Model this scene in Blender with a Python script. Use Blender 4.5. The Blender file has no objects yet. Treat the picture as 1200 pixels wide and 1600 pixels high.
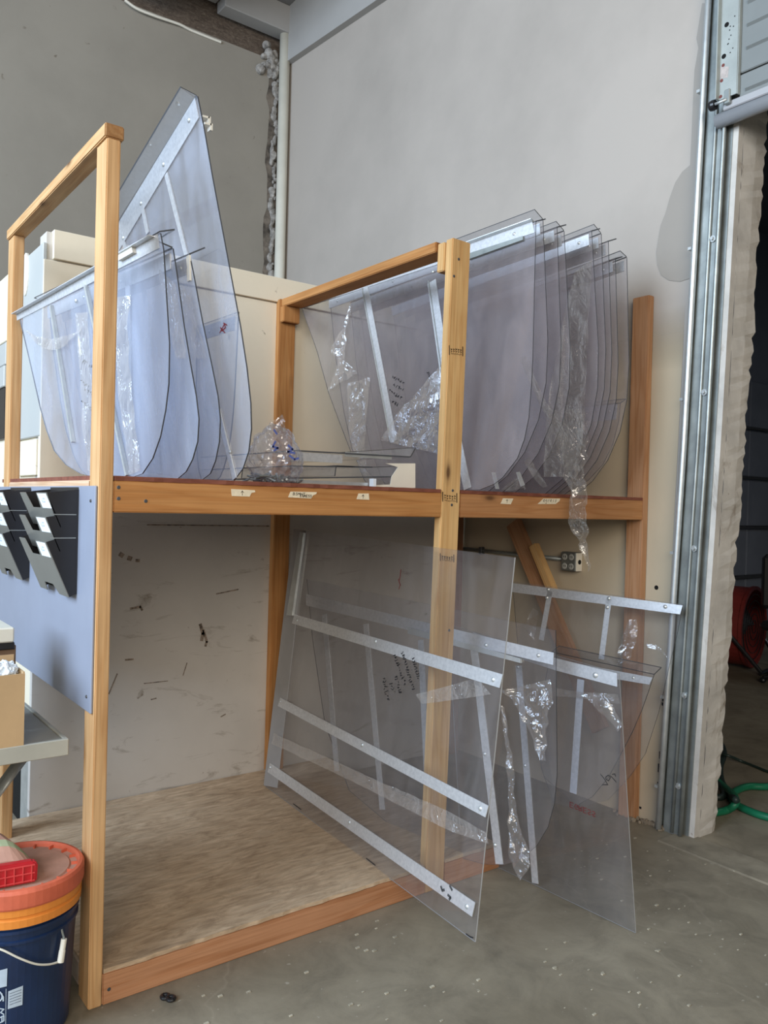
import bpy, bmesh, math, random
from mathutils import Vector, Matrix, noise
random.seed(7)
S = bpy.context.scene
COL = S.collection

# ---------------------------------------------------------------- camera
FPX = 1268.6
CAM = Vector((-0.7146, -2.2463, 1.4158))
YAW, PITCH, ROLL = 0.6456, -0.0093, 0.0254
cF = Vector((math.sin(YAW)*math.cos(PITCH), math.cos(YAW)*math.cos(PITCH), math.sin(PITCH)))
_R = Vector((math.cos(YAW), -math.sin(YAW), 0)); _U = _R.cross(cF)
cR = _R*math.cos(ROLL) + _U*math.sin(ROLL)
cU = -_R*math.sin(ROLL) + _U*math.cos(ROLL)
cd = bpy.data.cameras.new('camera')
cam = bpy.data.objects.new('camera', cd); COL.objects.link(cam)
m = Matrix((cR, cU, -cF)).transposed().to_4x4(); m.translation = CAM
cam.matrix_world = m
cd.sensor_fit = 'VERTICAL'; cd.sensor_height = 24.0; cd.lens = FPX/1600*24.0
cd.clip_start = 0.02; cd.clip_end = 100
S.camera = cam

# ---------------------------------------------------------------- light
w = bpy.data.worlds.new('world'); S.world = w; w.use_nodes = True
w.node_tree.nodes['Background'].inputs[0].default_value = (0.86, 0.92, 1.0, 1)
w.node_tree.nodes['Background'].inputs[1].default_value = 0.22

def area(name, loc, target, sx, sy, power, color):
    d = bpy.data.lights.new(name, 'AREA'); d.shape = 'RECTANGLE'; d.size = sx; d.size_y = sy
    d.energy = power; d.color = color
    o = bpy.data.objects.new(name, d); COL.objects.link(o); o.location = loc
    o.rotation_euler = (Vector(target)-Vector(loc)).to_track_quat('-Z', 'Y').to_euler()
    return o
# daylight falling through the open bay doors of the workshop (left, and behind the camera)
area('daylight_left_bay', (-4.4, -0.4, 3.5), (1.0, -1.4, 1.7), 4.2, 3.4, 640, (0.66, 0.815, 1.0))
area('daylight_front_bay', (-3.4, -6.8, 3.6), (1.2, 0.5, 1.2), 4.5, 3.4, 420, (1.0, 0.90, 0.77))
area('next_room_fill', (7.5, -1.5, 4.8), (7.5, -1.0, 0), 2.0, .5, 20, (0.80, 0.90, 1.0))  # added fill with no known fitting, brightens the dim next room
S.view_settings.view_transform = 'Standard'; S.view_settings.look = 'None'
S.view_settings.gamma = 1; S.view_settings.use_curve_mapping = False
S.view_settings.exposure = -0.08
S.cycles.transparent_max_bounces = 64
S.cycles.max_bounces = 10; S.cycles.glossy_bounces = 4; S.cycles.transmission_bounces = 6
S.cycles.caustics_reflective = False; S.cycles.caustics_refractive = False
S.cycles.use_denoising = True
S.cycles.sample_clamp_indirect = 6

# ---------------------------------------------------------------- helpers
def V(*a): return Vector(a)
def ray(u, v): return cF + cR*((u-600)/FPX) + cU*((800-v)/FPX)
def at(u, v, ax, val):
    """world point seen at photo pixel u,v on the plane axis=val"""
    d = ray(u, v); return CAM + d*((val-CAM[ax])/d[ax])
def onp(u, v, P, n):
    d = ray(u, v); return CAM + d*((P-CAM).dot(n)/d.dot(n))

def link(o, parent=None):
    COL.objects.link(o)
    if parent is not None:
        o.parent = parent
        o.matrix_parent_inverse = parent.matrix_world.inverted() if False else Matrix.Identity(4)
    return o
def empty(name, label, cat, loc=(0,0,0), group=None):
    o = bpy.data.objects.new(name, None); COL.objects.link(o); o.empty_display_size = .05
    o.location = loc; o['label'] = label; o['category'] = cat
    if group: o['group'] = group
    bpy.context.view_layer.update()
    return o
def tag(o, label, cat, group=None):
    o['label'] = label; o['category'] = cat
    if group: o['group'] = group
    return o
def obj(name, bm, mats, parent=None, smooth=False, color=None):
    """bm is in world coordinates; parents are unrotated empties or meshes at an offset"""
    me = bpy.data.meshes.new(name)
    if parent is not None:
        off = Vector((0,0,0)); p = parent
        while p is not None: off += p.location; p = p.parent
        bmesh.ops.translate(bm, verts=bm.verts, vec=-off)
    bmesh.ops.recalc_face_normals(bm, faces=bm.faces)
    bm.to_mesh(me); bm.free()
    if smooth:
        for f in me.polygons: f.use_smooth = True
    o = bpy.data.objects.new(name, me); COL.objects.link(o)
    if parent is not None: o.parent = parent
    for mt in (mats if isinstance(mats, (list, tuple)) else [mats]): me.materials.append(mt)
    if color: o.color = (*color, 1)
    return o
def struct(name, bm, mats, parent=None, **k):
    o = obj(name, bm, mats, parent, **k)
    if parent is None: o['kind'] = 'structure'
    return o
def add_box(bm, lo, hi):
    x0,y0,z0 = lo; x1,y1,z1 = hi
    vs = [bm.verts.new(c) for c in ((x0,y0,z0),(x1,y0,z0),(x1,y1,z0),(x0,y1,z0),(x0,y0,z1),(x1,y0,z1),(x1,y1,z1),(x0,y1,z1))]
    for f in ((0,3,2,1),(4,5,6,7),(0,1,5,4),(1,2,6,5),(2,3,7,6),(3,0,4,7)): bm.faces.new([vs[i] for i in f])
    return vs
def box(lo, hi, bev=0):
    bm = bmesh.new(); add_box(bm, lo, hi)
    if bev: bmesh.ops.bevel(bm, geom=bm.edges[:], offset=bev, segments=1, affect='EDGES')
    return bm
def add_hex(bm, a, b, x, y):
    """bar from a to b whose section is spanned by vectors x,y (corner at a)"""
    vs = [bm.verts.new(p) for p in (a, a+x, a+x+y, a+y, b, b+x, b+x+y, b+y)]
    for f in ((0,3,2,1),(4,5,6,7),(0,1,5,4),(1,2,6,5),(2,3,7,6),(3,0,4,7)): bm.faces.new([vs[i] for i in f])
def add_prism(bm, pts, vec, mside=None):
    a = [bm.verts.new(p) for p in pts]; b = [bm.verts.new(p+vec) for p in pts]
    bm.faces.new(a); bm.faces.new(b[::-1])
    n = len(pts)
    for i in range(n):
        f = bm.faces.new((a[i], b[i], b[(i+1)%n], a[(i+1)%n]))
        if mside is not None: f.material_index = mside
def add_tube(bm, pts, r, n=8, close=False):
    pts = [Vector(p) for p in pts]; rings = []
    N = len(pts)
    up = Vector((0,0,1))
    for i, p in enumerate(pts):
        t = (pts[min(i+1,N-1)] - pts[max(i-1,0)])
        if t.length < 1e-9: t = Vector((0,0,1))
        t.normalize()
        ref = up if abs(t.dot(up)) < .95 else Vector((1,0,0))
        x = t.cross(ref).normalized(); y = t.cross(x)
        rr = r[i] if isinstance(r, (list, tuple)) else r
        rings.append([bm.verts.new(p + x*math.cos(2*math.pi*k/n)*rr + y*math.sin(2*math.pi*k/n)*rr) for k in range(n)])
    for i in range(N-1):
        for k in range(n): bm.faces.new((rings[i][k], rings[i][(k+1)%n], rings[i+1][(k+1)%n], rings[i+1][k]))
    bm.faces.new(rings[0][::-1]); bm.faces.new(rings[-1])
def add_lathe(bm, c, prof, n=40, ax=None):
    """profile [(r,z)] turned about vertical axis through c (or about axes triple)"""
    c = Vector(c); rings = []
    X, Y, Z = ax if ax else (Vector((1,0,0)), Vector((0,1,0)), Vector((0,0,1)))
    for r, z in prof:
        rings.append([bm.verts.new(c + X*(r*math.cos(2*math.pi*k/n)) + Y*(r*math.sin(2*math.pi*k/n)) + Z*z) for k in range(n)])
    for i in range(len(prof)-1):
        for k in range(n): bm.faces.new((rings[i][k], rings[i][(k+1)%n], rings[i+1][(k+1)%n], rings[i+1][k]))
    return rings
def add_ball(bm, c, r, sub=1):
    bmesh.ops.create_icosphere(bm, subdivisions=sub, radius=r, matrix=Matrix.Translation(c))
def smooth_path(pts, k=6):
    out = []; P = [Vector(p) for p in pts]; n = len(P)
    for i in range(n-1):
        p0, p1, p2, p3 = P[max(i-1,0)], P[i], P[i+1], P[min(i+2,n-1)]
        for j in range(k):
            t = j/k
            out.append(.5*((2*p1)+(p2-p0)*t+(2*p0-5*p1+4*p2-p3)*t*t+(3*p1-p0-3*p2+p3)*t**3))
    out.append(P[-1]); return out

# ---------------------------------------------------------------- materials
def mat(name):
    mt = bpy.data.materials.new(name); mt.use_nodes = True
    nt = mt.node_tree; nt.nodes.clear()
    out = nt.nodes.new('ShaderNodeOutputMaterial')
    return mt, nt, out
def N(nt, t, **inp):
    n = nt.nodes.new(t)
    for k, v in inp.items(): n.inputs[k.replace('_', ' ')].default_value = v
    return n
def L(nt, a, ao, b, bi): nt.links.new(a.outputs[ao], b.inputs[bi])
def principled(nt, out):
    p = nt.nodes.new('ShaderNodeBsdfPrincipled'); L(nt, p, 'BSDF', out, 'Surface'); return p
def ramp(nt, stops):
    r = nt.nodes.new('ShaderNodeValToRGB'); e = r.color_ramp.elements
    while len(e) < len(stops): e.new(0.5)
    for el, (pos, c) in zip(e, stops):
        el.position = pos; el.color = (*c, 1) if len(c) == 3 else c
    return r
def coords(nt, scale=(1,1,1), kind='Object'):
    tc = nt.nodes.new('ShaderNodeTexCoord'); mp = nt.nodes.new('ShaderNodeMapping')
    mp.inputs['Scale'].default_value = scale
    L(nt, tc, kind, mp, 'Vector'); return mp
def mixc(nt, a, b, fac, mode='MIX'):
    """a,b: (node,socket) or colour; fac: (node,socket) or float"""
    mx = nt.nodes.new('ShaderNodeMix'); mx.data_type = 'RGBA'; mx.blend_type = mode
    for val, idx in ((fac, 0), (a, 6), (b, 7)):
        if isinstance(val, tuple) and hasattr(val[0], 'outputs'): nt.links.new(val[0].outputs[val[1]], mx.inputs[idx])
        elif idx == 0: mx.inputs[0].default_value = val
        else: mx.inputs[idx].default_value = (*val, 1)
    return mx
def bump(nt, p, src, strength=.2, dist=.01):
    b = N(nt, 'ShaderNodeBump', Strength=strength, Distance=dist)
    nt.links.new(src[0].outputs[src[1]], b.inputs['Height']); L(nt, b, 'Normal', p, 'Normal'); return b

def plain(name, col, rough=.6, metal=0, noise_amt=.12, nscale=8, spec=.4, bumpy=0):
    mt, nt, out = mat(name); p = principled(nt, out)
    nz = N(nt, 'ShaderNodeTexNoise', Scale=nscale, Detail=5, Roughness=.6)
    mp = coords(nt); L(nt, mp, 'Vector', nz, 'Vector')
    d = tuple(c*(1-noise_amt*1.6) for c in col); l = tuple(min(1, c*(1+noise_amt)) for c in col)
    r = ramp(nt, [(.3, d), (.7, l)]); L(nt, nz, 'Fac', r, 'Fac'); L(nt, r, 'Color', p, 'Base Color')
    p.inputs['Roughness'].default_value = rough; p.inputs['Metallic'].default_value = metal
    p.inputs['Specular IOR Level'].default_value = spec
    if bumpy: bump(nt, p, (nz, 'Fac'), bumpy)
    return mt

def wood_material():
    mt, nt, out = mat('sawn_lumber'); p = principled(nt, out)
    oi = nt.nodes.new('ShaderNodeObjectInfo')
    tc = nt.nodes.new('ShaderNodeTexCoord')
    ad = nt.nodes.new('ShaderNodeVectorMath'); ad.operation = 'ADD'
    sc = nt.nodes.new('ShaderNodeVectorMath'); sc.operation = 'SCALE'
    cb = nt.nodes.new('ShaderNodeCombineXYZ')
    for i in range(3): L(nt, oi, 'Random', cb, i)
    L(nt, cb, 0, sc, 0); sc.inputs['Scale'].default_value = 13
    L(nt, tc, 'Object', ad, 0); L(nt, sc, 0, ad, 1)
    mp = nt.nodes.new('ShaderNodeMapping'); mp.inputs['Scale'].default_value = (1.0, 14, 14); L(nt, ad, 0, mp, 'Vector')
    n1 = N(nt, 'ShaderNodeTexNoise', Scale=1.5, Detail=2, Roughness=.45, Distortion=.4); L(nt, mp, 'Vector', n1, 'Vector')
    wv = nt.nodes.new('ShaderNodeMath'); wv.operation = 'MULTIPLY'; wv.inputs[1].default_value = 9; L(nt, n1, 'Fac', wv, 0)
    fr = nt.nodes.new('ShaderNodeMath'); fr.operation = 'PINGPONG'; fr.inputs[1].default_value = 1; L(nt, wv, 0, fr, 0)
    mp2 = nt.nodes.new('ShaderNodeMapping'); mp2.inputs['Scale'].default_value = (3, 160, 160); L(nt, ad, 0, mp2, 'Vector')
    n2 = N(nt, 'ShaderNodeTexNoise', Scale=1, Detail=3); L(nt, mp2, 'Vector', n2, 'Vector')
    dark = mixc(nt, (oi, 'Color'), (.82, .71, .60), .9, 'MULTIPLY')
    r1 = ramp(nt, [(.35, (0,0,0)), (.95, (.75,.75,.75))]); L(nt, fr, 0, r1, 'Fac')
    c1 = mixc(nt, (oi, 'Color'), (dark, 2), (r1, 'Color'))
    r2 = ramp(nt, [(.3, (.86,.84,.82)), (.7, (1.08,1.08,1.08))]); L(nt, n2, 'Fac', r2, 'Fac')
    c2 = mixc(nt, (c1, 2), (r2, 'Color'), 1.0, 'MULTIPLY')
    # blotches and knots
    n3 = N(nt, 'ShaderNodeTexNoise', Scale=3.5, Detail=4); L(nt, ad, 0, n3, 'Vector')
    r3 = ramp(nt, [(.3, (.82,.78,.74)), (.65, (1,1,1))]); L(nt, n3, 'Fac', r3, 'Fac')
    c3 = mixc(nt, (c2, 2), (r3, 'Color'), .8, 'MULTIPLY')
    mp4 = nt.nodes.new('ShaderNodeMapping'); mp4.inputs['Scale'].default_value = (2.6, 7, 7); L(nt, ad, 0, mp4, 'Vector')
    vo = N(nt, 'ShaderNodeTexVoronoi', Scale=1.0); L(nt, mp4, 'Vector', vo, 'Vector')
    r4 = ramp(nt, [(.035, (.9,.9,.9)), (.09, (.25,.25,.25)), (.15, (0,0,0))]); L(nt, vo, 'Distance', r4, 'Fac')
    c4 = mixc(nt, (c3, 2), (.10, .045, .02), (r4, 'Color'))
    # end grain is a browner cut than the long faces
    sx = nt.nodes.new('ShaderNodeSeparateXYZ'); L(nt, tc, 'Normal', sx, 0)
    ab = N(nt, 'ShaderNodeMath'); ab.operation = 'ABSOLUTE'; L(nt, sx, 'X', ab, 0)
    gt = N(nt, 'ShaderNodeMath'); gt.operation = 'GREATER_THAN'; gt.inputs[1].default_value = .8; L(nt, ab, 0, gt, 0)
    c5 = mixc(nt, (c4, 2), (.58, .50, .42), (gt, 0), 'MULTIPLY')
    L(nt, c5, 2, p, 'Base Color'); p.inputs['Roughness'].default_value = .72; p.inputs['Specular IOR Level'].default_value = .25
    bump(nt, p, (n2, 'Fac'), .12, .004)
    return mt
WOOD = wood_material()

def clear_material(name, haze, hazecol=(.72,.76,.86), tint=(.93,.94,.96), gloss=1.0, rough=.06, streak=6):
    """clear polycarbonate sheet: transparent, a haze of film and painted-in daylight sheen, clear-coat mirror on the outer side"""
    mt, nt, out = mat(name)
    mp = coords(nt, (2.2, 2.2, .6))
    nz = N(nt, 'ShaderNodeTexNoise', Scale=streak, Detail=5, Roughness=.55, Distortion=.8); L(nt, mp, 'Vector', nz, 'Vector')
    mr = N(nt, 'ShaderNodeMapRange'); L(nt, nz, 'Fac', mr, 'Value')
    mr.inputs['From Min'].default_value = .3; mr.inputs['From Max'].default_value = .75
    mr.inputs['To Min'].default_value = haze*.6; mr.inputs['To Max'].default_value = haze*1.45
    tr = N(nt, 'ShaderNodeBsdfTransparent', Color=(*tint, 1))
    di = N(nt, 'ShaderNodeBsdfDiffuse', Color=(*hazecol, 1)); tl = N(nt, 'ShaderNodeBsdfTranslucent', Color=(*hazecol, 1))
    md = N(nt, 'ShaderNodeMixShader', Fac=.35); L(nt, di, 0, md, 1); L(nt, tl, 0, md, 2)
    m1 = nt.nodes.new('ShaderNodeMixShader'); L(nt, mr, 'Result', m1, 'Fac'); L(nt, tr, 0, m1, 1); L(nt, md, 0, m1, 2)
    gl = N(nt, 'ShaderNodeBsdfGlossy', Roughness=rough, Color=(1,1,1,1))
    fr = N(nt, 'ShaderNodeFresnel', IOR=1.5)
    geo = nt.nodes.new('ShaderNodeNewGeometry')
    inv = N(nt, 'ShaderNodeMath'); inv.operation = 'SUBTRACT'; inv.inputs[0].default_value = 1; L(nt, geo, 'Backfacing', inv, 1)
    mu = N(nt, 'ShaderNodeMath'); mu.operation = 'MULTIPLY'; L(nt, fr, 0, mu, 0); L(nt, inv, 0, mu, 1)
    mu2 = N(nt, 'ShaderNodeMath'); mu2.operation = 'MULTIPLY'; L(nt, mu, 0, mu2, 0); mu2.inputs[1].default_value = gloss
    m2 = nt.nodes.new('ShaderNodeMixShader'); L(nt, mu2, 0, m2, 'Fac'); L(nt, m1, 0, m2, 1); L(nt, gl, 0, m2, 2)
    L(nt, m2, 0, out, 'Surface')
    return mt
CLEAR_L = clear_material('clear_sheet_film_sky_sheen', .24, (.70,.76,.90))  # bluish haze colour also carries the sky sheen of the lit bay
CLEAR_R = clear_material('clear_sheet_unlit_bay', .13, (.68,.60,.59), gloss=.8, rough=.12)  # duller haze colour paints in the tone of the unlit bay
CLEAR_B = clear_material('clear_sheet_thin_haze', .065, (.64,.60,.60))
CLEAR_LIP = clear_material('clear_sheet_bent_lip', .07, (.62,.64,.68))
EDGE_D = plain('sheet_edge_dark', (.07,.075,.085), .35, 0, .05)
EDGE_L = plain('sheet_edge_pale', (.42,.44,.46), .35, 0, .05)

def film_material():
    mt, nt, out = mat('loose_poly_film')
    mp = coords(nt, (1,1,1))
    nz = N(nt, 'ShaderNodeTexNoise', Scale=14, Detail=4, Roughness=.6, Distortion=1.5); L(nt, mp, 'Vector', nz, 'Vector')
    bp = N(nt, 'ShaderNodeBump', Strength=.6, Distance=.02); L(nt, nz, 'Fac', bp, 'Height')
    tr = N(nt, 'ShaderNodeBsdfTransparent', Color=(.93,.92,.92,1))
    di = N(nt, 'ShaderNodeBsdfDiffuse', Color=(.75,.73,.72,1))
    lw = N(nt, 'ShaderNodeLayerWeight', Blend=.35); L(nt, bp, 'Normal', lw, 'Normal')
    mr = N(nt, 'ShaderNodeMapRange'); L(nt, lw, 'Facing', mr, 'Value')
    mr.inputs['From Min'].default_value = .1; mr.inputs['From Max'].default_value = 1
    mr.inputs['To Min'].default_value = .06; mr.inputs['To Max'].default_value = .5
    m1 = nt.nodes.new('ShaderNodeMixShader'); L(nt, mr, 'Result', m1, 'Fac'); L(nt, tr, 0, m1, 1); L(nt, di, 0, m1, 2)
    gl = N(nt, 'ShaderNodeBsdfGlossy', Roughness=.09, Color=(1,1,1,1)); L(nt, bp, 'Normal', gl, 'Normal')
    m2 = N(nt, 'ShaderNodeMixShader', Fac=.20); L(nt, m1, 0, m2, 1); L(nt, gl, 0, m2, 2)
    L(nt, m2, 0, out, 'Surface'); return mt
FILM = film_material()

def aluminium():
    mt, nt, out = mat('mill_aluminium'); p = principled(nt, out)
    mp = coords(nt, (30, 30, 30)); nz = N(nt, 'ShaderNodeTexNoise', Scale=3, Detail=3); L(nt, mp, 'Vector', nz, 'Vector')
    r = ramp(nt, [(.3, (.60,.62,.65)), (.7, (.74,.76,.79))]); L(nt, nz, 'Fac', r, 'Fac'); L(nt, r, 'Color', p, 'Base Color')
    p.inputs['Metallic'].default_value = .55; p.inputs['Roughness'].default_value = .42
    return mt
ALU = aluminium()
GALV = plain('galvanised_steel', (.36,.39,.38), .42, .65, .16, 10)
GALV_L = plain('galvanised_edge', (.62,.65,.65), .38, .6, .08, 20)
STEEL_D = plain('dark_steel', (.09,.095,.10), .5, .4, .1)
BLACK = plain('black_plastic', (.014,.014,.016), .32, 0, .1, 8, .5)
INK = plain('black_marker', (.015,.015,.018), .6, 0, .05)
RED_INK = plain('red_marker', (.16,.012,.015), .6, 0, .05)
STAMP = plain('grade_stamp_ink', (.03,.018,.01), .8, 0, .1, 90)
WHITE_P = plain('white_plastic', (.25,.275,.345), .45, 0, .03, 6)
CREAM_P = plain('cream_plastic', (.78,.75,.66), .4, 0, .04)
PAPER = plain('white_paper', (.80,.88,.95), .7, 0, .05)
TAPE = plain('masking_tape', (.78,.68,.50), .75, 0, .08, 60)
RUST = plain('rust_red', (.18,.05,.04), .7, 0, .2)

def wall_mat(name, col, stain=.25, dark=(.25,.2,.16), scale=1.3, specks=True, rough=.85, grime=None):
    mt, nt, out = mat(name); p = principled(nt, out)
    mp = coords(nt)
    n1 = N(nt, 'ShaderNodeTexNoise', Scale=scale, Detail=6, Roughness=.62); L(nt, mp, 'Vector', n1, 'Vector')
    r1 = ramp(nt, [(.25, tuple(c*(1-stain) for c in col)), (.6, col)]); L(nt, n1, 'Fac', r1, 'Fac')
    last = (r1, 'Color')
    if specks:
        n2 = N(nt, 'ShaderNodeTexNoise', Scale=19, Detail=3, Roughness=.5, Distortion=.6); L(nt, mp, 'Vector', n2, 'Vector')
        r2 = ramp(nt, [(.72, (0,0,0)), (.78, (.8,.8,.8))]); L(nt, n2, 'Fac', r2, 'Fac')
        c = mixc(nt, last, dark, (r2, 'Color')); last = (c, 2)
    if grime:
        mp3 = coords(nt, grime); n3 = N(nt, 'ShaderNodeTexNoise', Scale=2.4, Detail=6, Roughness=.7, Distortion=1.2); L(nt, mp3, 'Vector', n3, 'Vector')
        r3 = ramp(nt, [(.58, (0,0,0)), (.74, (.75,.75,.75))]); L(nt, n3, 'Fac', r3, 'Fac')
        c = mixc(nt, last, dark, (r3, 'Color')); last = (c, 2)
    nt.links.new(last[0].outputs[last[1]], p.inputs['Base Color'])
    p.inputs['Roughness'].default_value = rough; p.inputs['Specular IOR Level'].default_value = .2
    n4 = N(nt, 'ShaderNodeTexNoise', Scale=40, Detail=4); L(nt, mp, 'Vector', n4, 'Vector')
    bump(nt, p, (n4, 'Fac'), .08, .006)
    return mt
W_RIGHT = wall_mat('white_painted_concrete', (.465,.420,.375), .20, (.45,.43,.40), .8, False)
W_UPPER = wall_mat('grey_concrete', (.305,.28,.238), .18, (.16,.13,.10), 1.0, True)
W_CREAM = wall_mat('cream_plywood_paint', (.84,.76,.60), .10, (.30,.25,.18), 1.2, True)
W_LOWER = wall_mat('scuffed_offwhite_board', (.60,.57,.53), .14, (.20,.16,.12), 1.5, True, .8, (1.2, 1, 5))
W_WHITE = wall_mat('white_gloss_panel', (.50,.51,.49), .05, (.5,.5,.5), 2, False, .5)
W_BARE = wall_mat('bare_patch_skim', (.35,.32,.285), .06, (.3,.28,.26), 1.5, False)
W_JAMB = wall_mat('rough_concrete_jamb', (.66,.63,.58), .34, (.20,.14,.09), 5, True, .9, (3,3,1.2))
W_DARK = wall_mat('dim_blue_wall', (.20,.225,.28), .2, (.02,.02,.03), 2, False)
CEIL = wall_mat('ceiling_paint', (.26,.255,.25), .12, (.12,.11,.1), 2, False)
BEAMP = wall_mat('painted_roof_beam', (.42,.41,.395), .1, (.2,.2,.2), 2, False)

def floor_material():
    mt, nt, out = mat('worn_concrete_floor'); p = principled(nt, out)
    mp = coords(nt)
    n1 = N(nt, 'ShaderNodeTexNoise', Scale=1.1, Detail=7, Roughness=.65, Distortion=.5); L(nt, mp, 'Vector', n1, 'Vector')
    r1 = ramp(nt, [(.28, (.142,.120,.082)), (.5, (.232,.200,.145)), (.75, (.325,.285,.212))]); L(nt, n1, 'Fac', r1, 'Fac')
    n2 = N(nt, 'ShaderNodeTexNoise', Scale=38, Detail=2); L(nt, mp, 'Vector', n2, 'Vector')
    r2 = ramp(nt, [(.70, (0,0,0)), (.75, (.6,.6,.6))]); L(nt, n2, 'Fac', r2, 'Fac')
    n6 = N(nt, 'ShaderNodeTexNoise', Scale=5.5, Detail=7, Roughness=.7, Distortion=.8); L(nt, mp, 'Vector', n6, 'Vector')
    r6 = ramp(nt, [(.30, (.74,.74,.74)), (.52, (1,1,1)), (.75, (1.16,1.16,1.15))]); L(nt, n6, 'Fac', r6, 'Fac')
    c0 = mixc(nt, (r1, 'Color'), (r6, 'Color'), 1.0, 'MULTIPLY')
    c = mixc(nt, (c0, 2), (.42,.39,.32), (r2, 'Color'))
    # hairline cracks
    wp = N(nt, 'ShaderNodeTexNoise', Scale=3, Detail=3); L(nt, mp, 'Vector', wp, 'Vector')
    va = nt.nodes.new('ShaderNodeVectorMath'); va.operation = 'MULTIPLY_ADD'
    L(nt, wp, 'Color', va, 0); va.inputs[1].default_value = (.5,.5,.5); L(nt, mp, 'Vector', va, 2)
    vo = N(nt, 'ShaderNodeTexVoronoi', Scale=.9); vo.feature = 'DISTANCE_TO_EDGE'; L(nt, va, 0, vo, 'Vector')
    r3 = ramp(nt, [(.0, (.22,.22,.22)), (.007, (0,0,0))]); L(nt, vo, 'Distance', r3, 'Fac')
    c2 = mixc(nt, (c, 2), (.38,.33,.25), (r3, 'Color'))
    L(nt, c2, 2, p, 'Base Color'); p.inputs['Roughness'].default_value = .55
    n5 = N(nt, 'ShaderNodeTexNoise', Scale=60, Detail=3); L(nt, mp, 'Vector', n5, 'Vector'); bump(nt, p, (n5, 'Fac'), .1, .004)
    return mt
FLOOR = floor_material()

def ply_material(name, a, b, c0, stretch=(3.4, 10, 10)):
    mt, nt, out = mat(name); p = principled(nt, out)
    mp = coords(nt, stretch); n1 = N(nt, 'ShaderNodeTexNoise', Scale=1.6, Detail=9, Roughness=.74, Distortion=1.6); L(nt, mp, 'Vector', n1, 'Vector')
    r1 = ramp(nt, [(.25, a), (.5, b), (.75, c0)]); L(nt, n1, 'Fac', r1, 'Fac')
    mp2 = coords(nt, (12, 60, 60)); n2 = N(nt, 'ShaderNodeTexNoise', Scale=1.2, Detail=3); L(nt, mp2, 'Vector', n2, 'Vector')
    r2 = ramp(nt, [(.3, (.8,.8,.8)), (.7, (1.1,1.1,1.1))]); L(nt, n2, 'Fac', r2, 'Fac')
    c = mixc(nt, (r1, 'Color'), (r2, 'Color'), 1, 'MULTIPLY'); L(nt, c, 2, p, 'Base Color')
    p.inputs['Roughness'].default_value = .75; bump(nt, p, (n1, 'Fac'), .1, .004); return mt
PLY = ply_material('worn_plywood', (.29,.195,.12), (.54,.395,.26), (.70,.55,.39))
SHELF_PLY = ply_material('red_brown_hardboard', (.12,.035,.022), (.20,.06,.035), (.27,.10,.06))
OSB = ply_material('dirty_strand_board', (.05,.035,.025), (.13,.095,.07), (.27,.22,.17), (14, 14, 30))
CARD = plain('brown_cardboard', (.50,.345,.19), .8, 0, .08, 5)
CARD_IN = plain('cardboard_inside', (.36,.23,.12), .85, 0, .08, 5)
BROWN_BOX = plain('dark_brown_box', (.16,.10,.06), .8, 0, .1, 5)
TABLE = plain('grey_table_laminate', (.30,.295,.26), .5, 0, .06, 9)
TABLE_E = plain('grey_table_edge', (.42,.42,.37), .5, 0, .05, 9)
BLUE = plain('blue_bucket_plastic', (.008,.025,.080), .35, 0, .25, 6, .5)
ORANGE = plain('orange_plastic', (.78,.27,.045), .45, 0, .08, 8)
REDLID = plain('dusty_red_orange_lid', (.62,.135,.07), .55, 0, .15, 7)
DUSTY = plain('dust_over_plastic', (.47,.26,.19), .85, 0, .14, 12)
RED = plain('red_plastic', (.48,.02,.028), .4, 0, .1, 10)
RED_L = plain('red_plastic_rib', (.62,.06,.06), .45, 0, .1, 10)
PINK = plain('dusty_pink', (.52,.30,.23), .8, 0, .12, 10)
GREEN_D = plain('dusty_green', (.36,.42,.26), .8, 0, .1, 10)
GREEN = plain('green_rubber_hose', (.012,.17,.085), .4, 0, .12, 10)
HOSE_D = plain('dark_hose', (.02,.035,.03), .45, 0, .1, 10)
FAN_RED = plain('red_fan_paint', (.20,.028,.024), .45, 0, .1, 5)
FOAM = plain('grey_spray_foam', (.34,.32,.295), .9, 0, .35, 25, .2, .6)
DOORP = plain('grey_door_skin', (.225,.24,.235), .45, .1, .05, 3)
DOOR_T = plain('pale_door_bar', (.45,.45,.46), .35, .2, .04, 3)
STILE = plain('grey_green_steel', (.40,.43,.41), .5, .25, .08, 9)
HOLE = plain('hole_black', (.004,.004,.004), .9, 0, .0)
PIPE = plain('cream_pipe_paint', (.68,.66,.57), .5, 0, .05, 6)
OUTLET_M = plain('grey_outlet_box', (.15,.16,.15), .5, .3, .1, 12)
OUTLET_F = plain('outlet_face', (.42,.43,.40), .6, 0, .06, 12)

# lumber tints
T_LEFT = (.63,.395,.195); T_MID = (.69,.445,.20); T_BEAM = (.51,.25,.088); T_BASE = (.52,.265,.14)
T_RED = (.49,.275,.15); T_DARK = (.32,.165,.09); T_PALE = (.68,.49,.34)

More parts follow.
